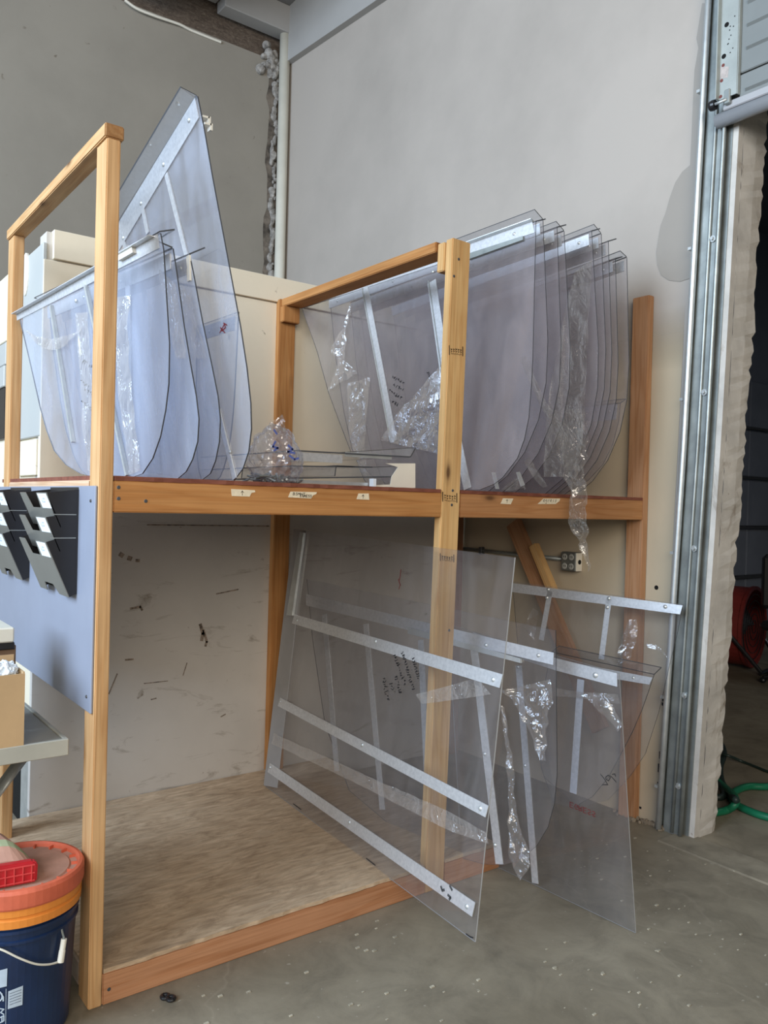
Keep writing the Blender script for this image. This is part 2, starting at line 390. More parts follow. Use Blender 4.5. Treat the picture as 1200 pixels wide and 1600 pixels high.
def board(name, parent, a, b, wdir, w, t, color, bev=.003, m=WOOD, lean=None):
    """sawn board from a to b (a corner line); wdir*w and (axis x wdir)*t span the section. Mesh local X = length"""
    a, b = Vector(a), Vector(b); X = (b-a); Ln = X.length; X.normalize()
    Y = Vector(wdir); Y = (Y - X*Y.dot(X)).normalized(); Z = X.cross(Y)
    bm = bmesh.new(); add_box(bm, (0,0,0), (Ln, w, t))
    if bev: bmesh.ops.bevel(bm, geom=bm.edges[:], offset=bev, segments=2, affect='EDGES')
    me = bpy.data.meshes.new(name); bmesh.ops.recalc_face_normals(bm, faces=bm.faces); bm.to_mesh(me); bm.free()
    me.materials.append(m)
    o = bpy.data.objects.new(name, me); COL.objects.link(o)
    mw = Matrix((X, Y, Z)).transposed().to_4x4(); mw.translation = a
    off = Vector((0,0,0)); p = parent
    while p is not None: off += p.location; p = p.parent
    mw.translation -= off
    if parent is not None: o.parent = parent
    o.matrix_local = mw
    o.color = (*color, 1)
    return o

I = .0254
WB = 2.495            # inner face of right wall
PY = 1.268            # face of the low partition
UY = 3.45             # face of the tall back wall
ZS = 1.4765           # shelf top
ZB = .102             # base top

# ================================================================ STRUCTURE
struct('floor', box((-9,-9,-.12), (12, 9, 0)), FLOOR)
# right wall with door opening Y<-.34
bm = bmesh.new()
add_box(bm, (WB, -.23, -.02), (WB+.165, UY+.2, 5.6))
add_box(bm, (WB, -3.6, 3.25), (WB+.20, -.335, 5.6))
add_box(bm, (WB, -9, -.02), (WB+.20, -3.6, 5.6))
wr = struct('wall_right', bm, W_RIGHT)
def lean(z): return .042*(1.7-z) if z < 1.7 else .030*(1.7-z)
def leaned(bm):
    bmesh.ops.subdivide_edges(bm, edges=[e for e in bm.edges if abs(e.verts[0].co.z-e.verts[1].co.z) > 1], cuts=8)
    for v in bm.verts: v.co.y += lean(v.co.z)
    return bm
# ragged concrete end of the wall
bm = bmesh.new(); random.seed(3)
zs = [i*.028 for i in range(int(3.25/.028)+1)]
rows = []
for z in zs:
    e = WB+.170+.016*z+random.uniform(-.013,.010)+.012*noise.noise(V(z*3,1,2)); f = WB+.036+random.uniform(-.004,.004)
    rows.append([bm.verts.new((WB+.05, -.336, z)), bm.verts.new((f, -.350, z)), bm.verts.new((WB+.13, -.352+random.uniform(-.003,.003), z)), bm.verts.new((e, -.346+random.uniform(-.004,.004), z)), bm.verts.new((e, -.30, z))])
for rw in rows:
    for v in rw: v.co.y += lean(v.co.z)
for a, b in zip(rows, rows[1:]):
    for k in range(4): bm.faces.new((a[k], a[k+1], b[k+1], b[k]))
obj('jamb_face', bm, W_JAMB, wr)
obj('jamb_trim', leaned(box((WB-.002,-.349,0), (WB+.036,-.20,3.25))), W_JAMB, wr)
# cream lower band of the right wall, to the right of the rack
bm = bmesh.new()
pts = [(-.10, 0.0), (1.26, 0.0), (1.26, 2.46), (.9,2.44), (.5, 2.41), (.2, 2.38), (0.0, 2.36), (-.16, 2.33)]
add_prism(bm, [V(WB-.0015, y, z) for y, z in pts], V(.003,0,0))
PCM = wall_mat('cream_lower_band', (.56,.475,.345), .10, (.4,.36,.28), 1.0, False)
nt_ = PCM.node_tree; out_ = nt_.nodes['Material Output']; bs_ = nt_.nodes['Principled BSDF']
tc_ = nt_.nodes.new('ShaderNodeTexCoord'); sp_ = nt_.nodes.new('ShaderNodeSeparateXYZ'); L(nt_, tc_, 'Object', sp_, 0)
ro_ = N(nt_, 'ShaderNodeMapRange'); L(nt_, sp_, 'Z', ro_, 'Value')      # cream fades out towards the top edge
for k_, v_ in (('From Min',2.05),('From Max',2.34),('To Min',1.0),('To Max',0.0)): ro_.inputs[k_].default_value = v_
tp_ = nt_.nodes.new('ShaderNodeBsdfTransparent'); mx_ = nt_.nodes.new('ShaderNodeMixShader')
L(nt_, ro_, 'Result', mx_, 'Fac'); L(nt_, tp_, 0, mx_, 1); L(nt_, bs_, 'BSDF', mx_, 2); L(nt_, mx_, 0, out_, 'Surface')
obj('cream_band', bm, PCM, wr)
# bare patch where paint has come off
pp = [(1097,5),(1088,60),(1091,75),(1085,110),(1083,150),(1080,220),(1078,258),(1066,268),(1055,285),(1046,310),(1040,332),(1032,352),(1028,375),(1025,395),(1027,415),(1033,430),(1045,438),(1062,440),(1081,434),(1095,300),(1105,120),(1108,5)]
bm = bmesh.new(); add_prism(bm, [at(u, v, 0, WB-.003) for u, v in pp], V(.006,0,0))
obj('bare_patch', bm, W_BARE, wr)
# upper back wall
bm = bmesh.new(); add_box(bm, (-9, UY, -.02), (WB, UY+.2, 4.88))
wu = struct('wall_back', bm, W_UPPER)
bm = bmesh.new(); add_box(bm, (-9, UY+.06, 4.86), (WB+.1, UY+.12, 5.3))
struct('trim_osb_band', bm, OSB).name = 'trim_1'
bm = bmesh.new(); add_box(bm, (-9, -9, 5.28), (WB+.2, UY+.3, 5.34))
struct('ceiling', bm, CEIL)
for k, (lo, hi) in enumerate([((1.90, UY-.12, 5.07), (WB, UY+.02, 5.28)), ((-9, UY-.15, 5.14), (1.89, UY+.02, 5.28)), ((1.12, UY-1.6, 4.93), (1.42, UY-.16, 5.28)), ((-1.4, UY-1.6, 4.98), (-1.1, UY-.02, 5.28))]):
    o = struct('trim_%d' % (k+2), box(lo, hi, .006), BEAMP)
# soffit band along the right wall above the sloping line
bm = bmesh.new()
add_prism(bm, [V(WB-.05, UY, 4.865), V(WB-.05, .2, 4.62), V(WB-.05, .2, 5.28), V(WB-.05, UY, 5.28)], V(.06,0,0))
struct('trim_6', bm, BEAMP)
# threshold strip at the doorway
bm = bmesh.new(); add_prism(bm, [V(2.34,-9,0), V(2.52,-9,0), V(2.52,-9,.006), V(2.35,-9,.004)], V(0,8.8,0))
struct('trim_7', bm, plain('threshold_concrete', (.29,.255,.19), .7, 0, .2, 8))
# low partition (front wall and side wall of a built-in office)
PX0 = .155
wp = struct('wall_partition', box((PX0+.012, PY, 0), (WB, PY+.10, 2.50)), W_LOWER)
obj('upper_panel', box((PX0, PY-.012, 1.375), (WB-.002, PY+.02, 2.383), .002), W_CREAM, wp)
obj('top_board', box((PX0+.035, PY-.022, 2.389), (WB-.002, PY+.06, 2.508), .002), W_CREAM, wp)
obj('lower_panel', box((PX0-.012, PY-.008, 0.0), (WB-.002, PY+.02, 1.369), .002), W_LOWER, wp)
ws = struct('wall_partition_side', box((PX0+.012, PY+.10, 0), (PX0+.112, UY, 2.44)), W_CREAM)
obj('side_panel', box((PX0-.004, PY-.008, 1.66), (PX0+.014, 1.88, 2.452), .004), W_WHITE, ws)
obj('side_panel', box((PX0-.004, 1.885, 2.14), (PX0+.014, 3.2, 2.452), .003), W_CREAM, ws)
obj('side_panel', box((PX0-.006, 1.885, 2.03), (PX0+.014, 3.2, 2.135), .003), W_WHITE, ws)
obj('window_frame', box((PX0-.012, 1.885, 1.925), (PX0+.014, 3.2, 2.025), .004), W_WHITE, ws)
obj('window_pane', box((PX0-.002, 1.90, 1.68), (PX0+.013, 3.2, 1.925)), BLACK, ws)
obj('hand_hole', (lambda b: (add_lathe(b, (PX0-.004, 1.53, 2.375), [(.0,-.012),(.045,-.012),(.055,-.004),(.055,.004)], 20, (V(0,.9,0), V(0,0,1.7), V(1,0,0))), b)[1])(bmesh.new()), CREAM_P, ws)
obj('side_panel', box((PX0-.006, PY+.03, 1.50), (PX0+.012, 1.62, 1.65), .003), W_CREAM, ws)
obj('opening_shade_panel', box((PX0+.006, PY+.145, .0), (PX0+.02, 1.62, .45)), HOLE, ws)  # flat black panel paints the shade inside an opening
obj('corner_strip', box((PX0-.010, PY-.004, .0), (PX0+.004, PY+.145, .46), .003), GALV_L, ws)
# skirting debris etc. at wall foot
# next room, closed and dim
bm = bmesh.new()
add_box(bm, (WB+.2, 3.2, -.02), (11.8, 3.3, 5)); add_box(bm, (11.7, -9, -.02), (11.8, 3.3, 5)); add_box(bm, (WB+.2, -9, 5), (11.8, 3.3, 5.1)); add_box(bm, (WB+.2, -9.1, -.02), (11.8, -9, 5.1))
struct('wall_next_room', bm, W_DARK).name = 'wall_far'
# sectional door seen in the far room
do2 = bpy.data.objects.new('door_2', None); COL.objects.link(do2); do2['kind'] = 'structure'
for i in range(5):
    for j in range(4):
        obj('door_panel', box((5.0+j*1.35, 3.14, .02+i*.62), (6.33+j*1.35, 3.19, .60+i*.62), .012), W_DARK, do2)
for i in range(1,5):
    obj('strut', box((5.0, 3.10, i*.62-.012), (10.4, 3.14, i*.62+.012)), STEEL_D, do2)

# ================================================================ RACK
rack = empty('storage_rack', 'big open two-level lumber rack with plywood shelf and base standing in the corner', 'rack', (0,0,0))
LEAN = .03

T15, W35 = 1.5*I, 3.5*I
# posts (axis up: wdir=Y puts the thickness towards -X, wdir=X puts it towards +Y)
board('post', rack, (T15,0,0), (T15,0,2.40), (0,1,0), W35, T15, T_LEFT)
board('post', rack, (T15,1.07,0), (T15,1.07,2.40), (0,1,0), W35, T15, T_LEFT)
pmid = board('post', rack, (1.209,0,0), (1.262,0,2.40), (1,0,0), W35, T15, T_MID)
board('post', rack, (1.228,1.222,ZB), (1.236,1.222,2.40), (1,0,0), W35, T15, T_BEAM)
board('post', rack, (2.452+T15,0,0), (2.486+T15-.030,0,2.40), (0,1,0), W35, T15, T_RED)
board('post', rack, (2.36,1.19,0), (2.36,1.19,1.43), (1,0,0), W35, T15, T_DARK)
# rails over the ends
board('top_rail', rack, (-.007,-.002,2.400), (-.007,1.162,2.400), (1,0,0), .053, -T15, T_LEFT) if False else board('top_rail', rack, (.046,-.002,2.400), (.046,1.162,2.400), (0,0,1), T15, -.053, T_LEFT)
board('top_rail', rack, (1.245,.077,2.362), (1.245,1.262,2.362), (0,0,1), T15, W35, T_BEAM)
board('block', rack, (1.252,.039,2.285), (1.254,.039,2.392), (1,0,0), W35, T15-.001, T_MID)
board('block', rack, (1.236,1.183,2.285), (1.236,1.183,2.361), (1,0,0), W35, T15-.001, T_BEAM)
# shelf
z0 = ZS-.0127
board('shelf_beam', rack, (.039,0,z0-W35), (1.239,0,z0-W35), (0,0,1), W35, -T15, T_BEAM)
fb = board('shelf_beam', rack, (1.331,0,z0-W35), (2.452,0,z0-W35), (0,0,1), W35, -T15, (.47,.235,.10))
board('side_beam', rack, (T15,.090,z0-W35), (T15,1.069,z0-W35), (0,0,1), W35, -T15, T_PALE)
board('rear_beam', rack, (.039,1.16,z0-W35), (2.44,1.16,z0-W35), (0,0,1), W35, -T15, T_DARK)
board('shelf_joist', rack, (1.30,.045,z0-W35), (1.30,1.155,z0-W35), (0,0,1), W35, -T15, T_DARK)
bm = bmesh.new(); random.seed(5)
edge = []
x = 2.449
while x > .04:
    if 1.232 < x < 1.337: pass
    else: edge.append(V(x, random.uniform(-.003,.001), z0))
    x -= .028
    if abs(x-1.285) < .05 and not any(abs(e.x-1.335)<.001 for e in edge):
        edge += [V(1.335,0,z0), V(1.335,.041,z0), V(1.235,.041,z0), V(1.235,0,z0)]
add_prism(bm, [V(.004,1.2,z0), V(.004,.092,z0), V(.041,.092,z0), V(.041,0,z0)][::1] + edge[::-1] + [V(2.449,1.2,z0)], V(0,0,.0127))
obj('shelf_board', bm, SHELF_PLY, rack)
# base
board('base_beam', rack, (.039,0,0), (1.208,0,0), (0,0,1), W35, -T15, T_BASE)
board('base_beam', rack, (1.300,0,0), (1.592,0,0), (0,0,1), W35, -T15, T_BASE)
board('base_side_beam', rack, (T15,.090,.024), (T15,1.069,.024), (0,0,1), W35-.02, -T15, (.50,.42,.36))
board('base_side_beam', rack, (1.592,.039,0), (1.592,1.2,0), (0,0,1), W35, -T15, T_DARK)
board('base_beam', rack, (.039,1.17,0), (1.592,1.17,0), (0,0,1), W35, -T15, T_DARK)
bm = bmesh.new(); random.seed(6); edge = []
x = .041
while x < 1.595:
    if not 1.19 < x < 1.315: edge.append(V(x, random.uniform(-.004,.002), W35))
    elif not any(abs(e.x-1.205)<.001 for e in edge): edge += [V(1.205,0,W35), V(1.205,.041,W35), V(1.304,.041,W35), V(1.304,0,W35)]
    x += .03
add_prism(bm, [V(.004,1.255,W35), V(.004,.092,W35), V(.041,.092,W35)] + edge + [V(1.595,1.255,W35)], V(0,0,.0125))
obj('base_board', bm, PLY, rack)
# brace in the right end
board('diagonal_brace', rack, (2.445,.74,1.36), (2.445,.14,.40), (0,1,1), W35, -T15, T_RED)
board('cleat', rack, (2.405,.575,1.24), (2.405,.43,1.00), (0,1,1), .045, -T15, T_MID)
# white plastic panel screwed over the left end
bm = box((-.008,.012,.818), (-.0005,1.195,1.447), .002)
ep = obj('end_panel', bm, WHITE_P, rack)
for (y, z) in ((.045,1.405),(.045,.86),(1.1,.86),(1.1,1.41)):
    b = bmesh.new(); add_lathe(b, (-.008,y,z), [(.0,-.003),(.004,-.003),(.005,0)], 10, (V(0,1,0),V(0,0,1),V(1,0,0))); obj('screw', b, STEEL_D, ep)

def px_poly(bm, pxs, P, n, off, th):
    add_prism(bm, [onp(u,v,P,n)+n*off for u,v in pxs], n*th)
def ribbon(bm, pts, width, n):
    """flat pen stroke through pts"""
    for a, b in zip(pts, pts[1:]):
        d = b-a
        if d.length < 1e-6: continue
        s = d.normalized().cross(n)*width*.5; e = d.normalized()*width*.3
        vs = [bm.verts.new(p) for p in (a-e+s, b+e+s, b+e-s, a-e-s)]; bm.faces.new(vs)
def ink(name, parent, strokes, P, n, width, m, off=.0015):
    bm = bmesh.new()
    for st in strokes: ribbon(bm, [onp(u,v,P,n)+n*off for u,v in st], width, n)
    o = obj(name, bm, m, parent)
    if len(strokes) > 1: o['kind'] = 'stuff'
    return o

NF = V(0,-1,0)
def scribble(a, b, h, seed, cw=.75):
    """unreadable handwriting along the pixel line a-b, letter height h"""
    rnd = random.Random(seed); a, b = Vector((*a,0)), Vector((*b,0)); d = b-a; Ln = d.length; d.normalize(); u = V(d.y,-d.x,0)
    out = []; x = 0
    while x < Ln:
        w_ = h*cw*rnd.uniform(.6,1.1); k = rnd.randint(3,5)
        out.append([tuple((a+d*(x+w_*rnd.uniform(.0,.9))+u*(h*rnd.uniform(-.1,1.)))[:2]) for _ in range(k)])
        x += w_*1.25
    return out
# masking-tape labels on the shelf beams, each with pen marks
tapes = [
 ([(361,764),(398,766),(399,769),(393,770),(390,776),(362,775)], [[(378.5,774),(378.5,768)],[(376.5,770),(378.5,767),(380.5,770)]]),
 ([(454,768),(495,769),(494,772),(489,774),(486,779),(450,777)], None),
 ([(560,771),(576,771),(577,781),(557,780)], [[(567,779),(567,773.5)],[(565.4,775.5),(567,773),(568.6,775.5)]]),
 ([(786,778.5),(802,779),(798,788),(782,787)], [[(792,785.5),(792,781)],[(790.6,782.6),(792,780.6),(793.4,782.6)]]),
 ([(849,779),(875,779),(874,783),(868,787.5),(840,787.5)], None)]
P0 = V(0,-.0006,0)
def letters(txt, u, v, w, h, slant=0, gap=.35, dv=0):
    """single-stroke capitals from pixel u,v (top left), letter width w, height h"""
    G = {'B':[[(0,1),(0,0),(.8,.1),(.7,.45),(0,.5)],[(.7,.5),(.9,.75),(.7,1),(0,1)]],'S':[[(1,.1),(.3,0),(.1,.3),(.9,.6),(.7,1),(0,.9)]],
     'M':[[(0,1),(.1,0),(.5,.6),(.9,0),(1,1)]],'N':[[(0,1),(0,0),(1,1),(1,0)]],'T':[[(0,0),(1,0)],[(.5,0),(.5,1)]],
     'E':[[(1,0),(0,0),(0,1),(1,1)],[(0,.5),(.8,.5)]],'G':[[(1,.15),(.4,0),(0,.5),(.4,1),(1,.9),(1,.55),(.6,.55)]],'R':[[(0,1),(0,0),(.9,.15),(.8,.45),(0,.5)],[(.4,.5),(1,1)]],
     'W':[[(0,0),(.25,1),(.5,.4),(.75,1),(1,0)]],'A':[[(0,1),(.5,0),(1,1)],[(.2,.65),(.8,.65)]],
     'e':[[(0,.6),(.9,.55),(.7,.25),(.2,.35),(.1,.8),(.9,.95)]],'g':[[(.8,.4),(.3,.3),(.1,.7),(.8,.75)],[(.8,.35),(.7,1.35),(.2,1.3)]],
     'r':[[(.2,.3),(.2,1)],[(.2,.5),(.8,.3)]],'s':[[(.8,.3),(.3,.4),(.7,.7),(.2,1)]],'1':[[(.5,0),(.5,1)]],'0':[[(.5,0),(0,.5),(.5,1),(1,.5),(.5,0)]]}
    out = []
    for k, ch in enumerate(txt):
        for st in G.get(ch, []):
            out.append([(u+k*w*(1+gap)+x*w - slant*y*h, v+k*dv+y*h) for x, y in st])
    return out
for k, (q, st) in enumerate(tapes):
    bm = bmesh.new(); px_poly(bm, q, P0, NF, 0, .0006)
    t = obj('tape_label', bm, TAPE, rack)
    t['label'] = ['torn masking tape strip with an up arrow on left beam','masking tape strip lettered for basement egress on left beam','small tape piece with an up arrow near middle post','small tape piece with an up arrow right of middle post','masking tape strip lettered egress on right beam'][k]
    if k == 1: st = letters('BSMNT', 458, 769.6, 3.0, 3.8, .1, .3, .2) + letters('EGRESS', 469, 773.0, 2.4, 3.6, .1, .3, .1)
    if k == 4: st = letters('egress', 849, 778.8, 2.9, 5.6, .15, .25, .1)
    ink('pen_marks', t, st, P0, NF, .0016, INK, .0008)
# lumber grade stamps on the middle post
def stamp(u, v, w, h, label):
    st = [[(u,v-1),(u,v+h)], [(u+w,v+1),(u+w,v+h+2)]]
    b = bmesh.new()
    for s in st: ribbon(b, [onp(a,c,V(0,-.0006,0),NF) for a, c in s], .0042, NF)
    random.seed(int(u*7))
    for r, (yy, n_, sz) in enumerate(((.30,5,.0042),(.58,5,.0032),(.86,7,.0018))):
        for i in range(n_):
            uu = u + w*(.16 + .70*i/(n_-1)); vv = v + h*yy + random.uniform(-.5,.5)+ (uu-u)/w*2
            ribbon(b, [onp(a,c,V(0,-.0006,0),NF) for a, c in ((uu-1.2,vv-.6),(uu+1.0,vv+.2),(uu-.6,vv+1.4))], sz*.6, NF)
    o = obj('grade_stamp', b, STAMP, pmid) if False else obj('grade_stamp', b, STAMP, rack)
    o['label'] = label
stamp(702, 541, 21, 13, 'dark grade stamp high on middle post')
stamp(691.8, 770, 22, 13, 'dark grade stamp on middle post at shelf height')
stamp(688, 866, 21, 10, 'dark grade stamp on middle post below the shelf')

# ================================================================ COVERS
Zv = V(0,0,1)
def plane(a, b, c):
    n = (b-a).cross(c-a).normalized()
    if n.dot(CAM-a) < 0: n = -n
    return a, n
TH = .0045
def sheet(root, pts, n, cm, em, name='clear_sheet'):
    bm = bmesh.new(); add_prism(bm, pts, -n*TH, 1)
    return obj(name, bm, [cm, em], root)
def lip(root, a, b, vec, n, em, name='bent_lip'):
    """flange folded off the straight edge a-b"""
    t = (b-a).normalized().cross(vec).normalized()*.0045
    bm = bmesh.new(); add_prism(bm, [a, b, b+vec, a+vec], t, 1)
    return obj(name, bm, [CLEAR_LIP, em], root)
RIVET = None
def rivet(root, p, n, r=.007):
    global RIVET
    if RIVET is None:
        b = bmesh.new(); add_lathe(b, (0,0,0), [(.0001,.5),(.45,.42),(.85,.2),(1,0)], 10)
        RIVET = bpy.data.meshes.new('rivet'); b.to_mesh(RIVET); b.free(); RIVET.materials.append(GALV_L)
        for f in RIVET.polygons: f.use_smooth = True
    o = bpy.data.objects.new('rivet', RIVET); COL.objects.link(o); o.parent = root
    q = n.to_track_quat('Z', 'Y').to_matrix().to_4x4()
    o.matrix_local = Matrix.Translation(p-root.location) @ q @ Matrix.Diagonal((r,r,r,1))
    return o
def bar(root, a, b, n, width, th=.003, off=.0006, name='aluminium_strip', m=None):
    x = (b-a).normalized(); s = n.cross(x)*width*.5
    bm = bmesh.new(); add_hex(bm, a-s+n*off, b-s+n*off, s*2, n*th)
    return obj(name, bm, m or ALU, root)
def quad(root, pxs, P, n, th=.003, off=.0006, name='aluminium_strip', m=None):
    bm = bmesh.new(); px_poly(bm, pxs, P, n, off, th); return obj(name, bm, m or ALU, root)
def resample(pts, m):
    Ls = [0]
    for a, b in zip(pts, pts[1:]): Ls.append(Ls[-1]+(Vector(b)-Vector(a)).length)
    out = []
    for i in range(m):
        t = Ls[-1]*i/(m-1); j = 0
        while j < len(Ls)-2 and Ls[j+1] < t: j += 1
        f = (t-Ls[j])/max(1e-9, Ls[j+1]-Ls[j]); out.append(Vector(pts[j]).lerp(Vector(pts[j+1]), f))
    return out
def film(root, left, right, P, n, off=.012, amp=.010, m=22, k=10, name='loose_film', seed=1, label=None, freq=9):
    """crumpled strip of loose film between two boundary lines"""
    Lf = resample(smooth_path([onp(u,v,P,n) for u,v in left], 5), m); Rf = resample(smooth_path([onp(u,v,P,n) for u,v in right], 5), m)
    bm = bmesh.new(); g = []
    for i in range(m):
        row = []
        for j in range(k):
            p = Lf[i].lerp(Rf[i], j/(k-1)); q = p*freq + V(seed*3.1,0,0)
            h = abs(noise.noise(q))*1.6 + .5*abs(noise.noise(q*2.3))
            row.append(bm.verts.new(p + n*(off + amp*h)))
        g.append(row)
    for i in range(m-1):
        for j in range(k-1): bm.faces.new((g[i][j], g[i][j+1], g[i+1][j+1], g[i+1][j]))
    o = obj(name, bm, FILM, root)
    if label: o['label'] = label
    return o

# ---- left bay: covers standing on their rounded edge
GL = 'clear covers standing in the left bay of the shelf'
# nearest
a = at(30,490,1,1.0); b = at(250,365,1,.03); c = at(180,747,2,ZS+.001)
P, n = plane(a, b, c)
r = empty('window_well_cover', 'nearest clear cover in left bay, long top strip crossing behind the left front post', 'cover', (c.x, c.y, ZS), GL)
pts = [(30,495),(33,510),(47,570),(62,637),(72,672),(84,704),(102,726),(125,740),(150,746),(180,747),(205,746),(222,740),(238,716),(250,682),(258,641),(263,599),(264,537),(260,474),(255,391),(250,364)]
sheet(r, [onp(u,v,P,n) for u,v in pts], n, CLEAR_L, EDGE_D)
A = onp(30,494,P,n); B = onp(250,363,P,n)
lip(r, A, B, V(.045,-.0,.016), n, EDGE_D)
quad(r, [(27,491),(247,366),(250,388),(28,501)], P, n, .003)
bm = bmesh.new(); a1 = onp(27,491,P,n); b1 = onp(243,369,P,n); add_hex(bm, a1, b1, n*.022, V(0,0,-.003)); obj('angle_flange', bm, ALU, r)
quad(r, [(190,398),(213,386),(215,396),(192,409)], P, n, .016, name='end_clip', m=CREAM_P)
for (u0,v0,u1,v1) in ((83,478,117,691),(137,447,202,743)): bar(r, onp(u0,v0,P,n), onp(u1,v1,P,n), n, .010, .012, name='rib', m=GALV_L)
film(r, [(40,515),(80,530),(128,520)], [(70,545),(100,545),(140,505)], P, n, .003, .010, seed=2, label='wrinkled film under the top strip')
film(r, [(120,490),(128,600),(140,735)], [(140,488),(146,600),(160,740)], P, n, .003, .008, seed=3)
film(r, [(186,465),(183,560),(205,742)], [(206,462),(205,560),(222,735)], P, n, .003, .008, seed=4)
ink('marker_scrawl', r, scribble((128,567),(144,577),6,21)+scribble((124,596),(136,606),5,22)+scribble((131,608),(143,620),6,23)+scribble((125,630),(142,642),6,24), P, n, .0026, INK)
rivet(r, onp(120,470,P,n)+n*.004, n)

def st_cover(T, d, e, W, label, group, cm, em, zfloor, front=None, lipvec=None, strip_t=(.012,.058), ribs=(), rear=None, clip=False, wide=1.0, rear_taper=1.0, strip_m=None):
    """cover standing on its rounded edge: T = top front corner, d = down, e = along the straight edge"""
    e = Vector(e).normalized(); d = (Vector(d)).normalized()
    n = e.cross(d).normalized()
    if n.dot(CAM-T) < 0: n = -n
    d = (d - n*d.dot(n)).normalized(); dd = (d - e*d.dot(e)).normalized()
    H = (T.z - zfloor)/abs(dd.z)
    q = lambda s, t: T + e*(s*W) + dd*(t*H)
    root = empty('window_well_cover', label, 'cover', (q(.5,1).x, q(.5,1).y, zfloor), group)
    fr = front or [(0,0),(.0,.25),(.0,.45),(.012,.60),(.045,.73),(.10,.84),(.17,.92),(.25,.972),(.33,.995),(.40,1)]
    rr = [(.62,1),(.70,.985),(.77,.94),(.83,.86),(.89,.72),(.93,.55),(.97,.30),(1,0)]
    fp = [x if isinstance(x, Vector) else q(*x) for x in fr]
    rp = [q(1-(1-s)*rear_taper, t) for s, t in rr]
    sheet(root, fp+rp, n, cm, em)
    if lipvec is not None: lip(root, q(0,0), q(1,0), Vector(lipvec), n, em)
    bar(root, q(.0,0)+dd*((strip_t[0]+strip_t[1])*.5)+e*.012, q(1,0)+dd*((strip_t[0]+strip_t[1])*.5), n, strip_t[1]-strip_t[0], .003, m=strip_m)
    for s0, s1 in ribs: bar(root, q(s0,.06), q(s1,.965), n, .032, .003, name='rib')
    for s in (.05,.35,.65,.95): rivet(root, q(s,0)+dd*.035+n*.004, n)
    return root, q, n, T

# second, third in the left bay
for (Tp, Bp, frontpx, lv, lab, lipd) in (
  ((269.5,388), (277,748), [(269.5,388),(276,430),(287,510),(298,575),(306,620),(310,655),(308,690),(300,718),(290,737),(277,748)], (-.050,0,.010), 'second clear cover from the left post in left bay, lip folded left', 1),
  ((295,396), (320,750), [(295,396),(302,430),(315,500),(330,570),(340,620),(343.5,655),(342,690),(336,720),(328,740),(315,750)], (.050,.0,.030), 'third clear cover in left bay, lip folded right, ivory angle at its front corner', 2)):
    T = at(*Tp, 1, .05); Bc = at(*Bp, 2, ZS+.001)
    e = V(-.10,1,0).normalized(); P, n = plane(T, T+e, Bc)
    dd = (Bc-T); 
    fr = [onp(u,v,P,n) for u,v in frontpx]
    root, q, n2, _ = st_cover(T, Bc-T-e*(Bc-T).dot(e), e, .98, lab, GL, CLEAR_L, EDGE_D, ZS+.001, fr, lv, ribs=((.30,.34),(.62,.60)))
    if lipd == 2:
        bm = bmesh.new(); t0 = T+V(-.001,-.004,-.005); add_hex(bm, t0, t0+V(.004,.0,-.075), V(.006,0,0), V(0,.02,0)); obj('end_clip', bm, CREAM_P, root)
    film(root, [(frontpx[0][0]-20, 400+lipd*20),(frontpx[3][0]-22, 560)], [(frontpx[0][0]+8, 425+lipd*20),(frontpx[3][0]-5, 560)], P, n, .002, .008, seed=9+lipd)
# tall one, set diagonally: straight edge runs down to the rear
T = at(308,150,1,.06); Bc = at(365,751,2,ZS+.001); e = V(-.05,1,0).normalized()
P, n = plane(T, T+e, Bc)
tall = empty('window_well_cover', 'tallest clear cover in left bay, pointed corner rising above the rack', 'cover', (Bc.x,Bc.y,ZS), GL)
outl = [(308,150),(318,200),(331,275),(345,350),(360,430),(375,510),(385,575),(391,630),(392,670),(388,705),(379,732),(365,751),(330,751),(285,747),(230,738),(195,700),(172,600),(160,480),(166,385),(186,346),(240,262)]
sheet(tall, [onp(u,v,P,n) for u,v in outl], n, CLEAR_L, EDGE_D)
lA, lB = onp(308,150,P,n), onp(186,346,P,n)
lip(tall, lA, lB, at(283,137,1,-.02)-lA, n, EDGE_D)
quad(tall, [(306,153),(312,184),(187,392),(186,349)], P, n)
for pq in ((297,188),(257,257),(222,318),(194,372)): rivet(tall, onp(*pq,P,n)+n*.004, n, .009)
for (u0,v0,u1,v1) in ((261,272,294,405),(223,320,232,365),(190,366,200,395)): bar(tall, onp(u0,v0,P,n), onp(u1,v1,P,n), n, .022, .004, name='rib')
bar(tall, onp(342,640,P,n), onp(368,748,P,n), n, .022, .004, name='rib'); rivet(tall, onp(361,706,P,n)+n*.004, n)
for (u,v) in ((314,182),(317,193)):
    bm = bmesh.new(); p = onp(u,v,P,n)-n*.006; add_hex(bm, p, p+V(.022,0,.002), V(0,.02,0), V(0,0,.006)); add_hex(bm, p+V(.018,0,-.012), p+V(.026,0,-.012), V(0,.02,0), V(0,0,.02)); obj('end_clip', bm, CREAM_P, tall)
ink('marker_scrawl', tall, [[(344,520),(351,507),(353,512),(347,517)],[(345,512),(352,520)],[(350,505),(355,508)]], P, n, .004, RED_INK)
# small edge beyond it
T = at(372,487,1,.16); e = V(-.03,1,0).normalized(); Bc = at(386,752,2,ZS+.001)
root, q, n2, _ = st_cover(T, Bc-T-e*(Bc-T).dot(e), e, .30, 'low clear cover just peeking out behind the tallest one in left bay', GL, CLEAR_LIP, EDGE_D, ZS+.001, None, None, ribs=())

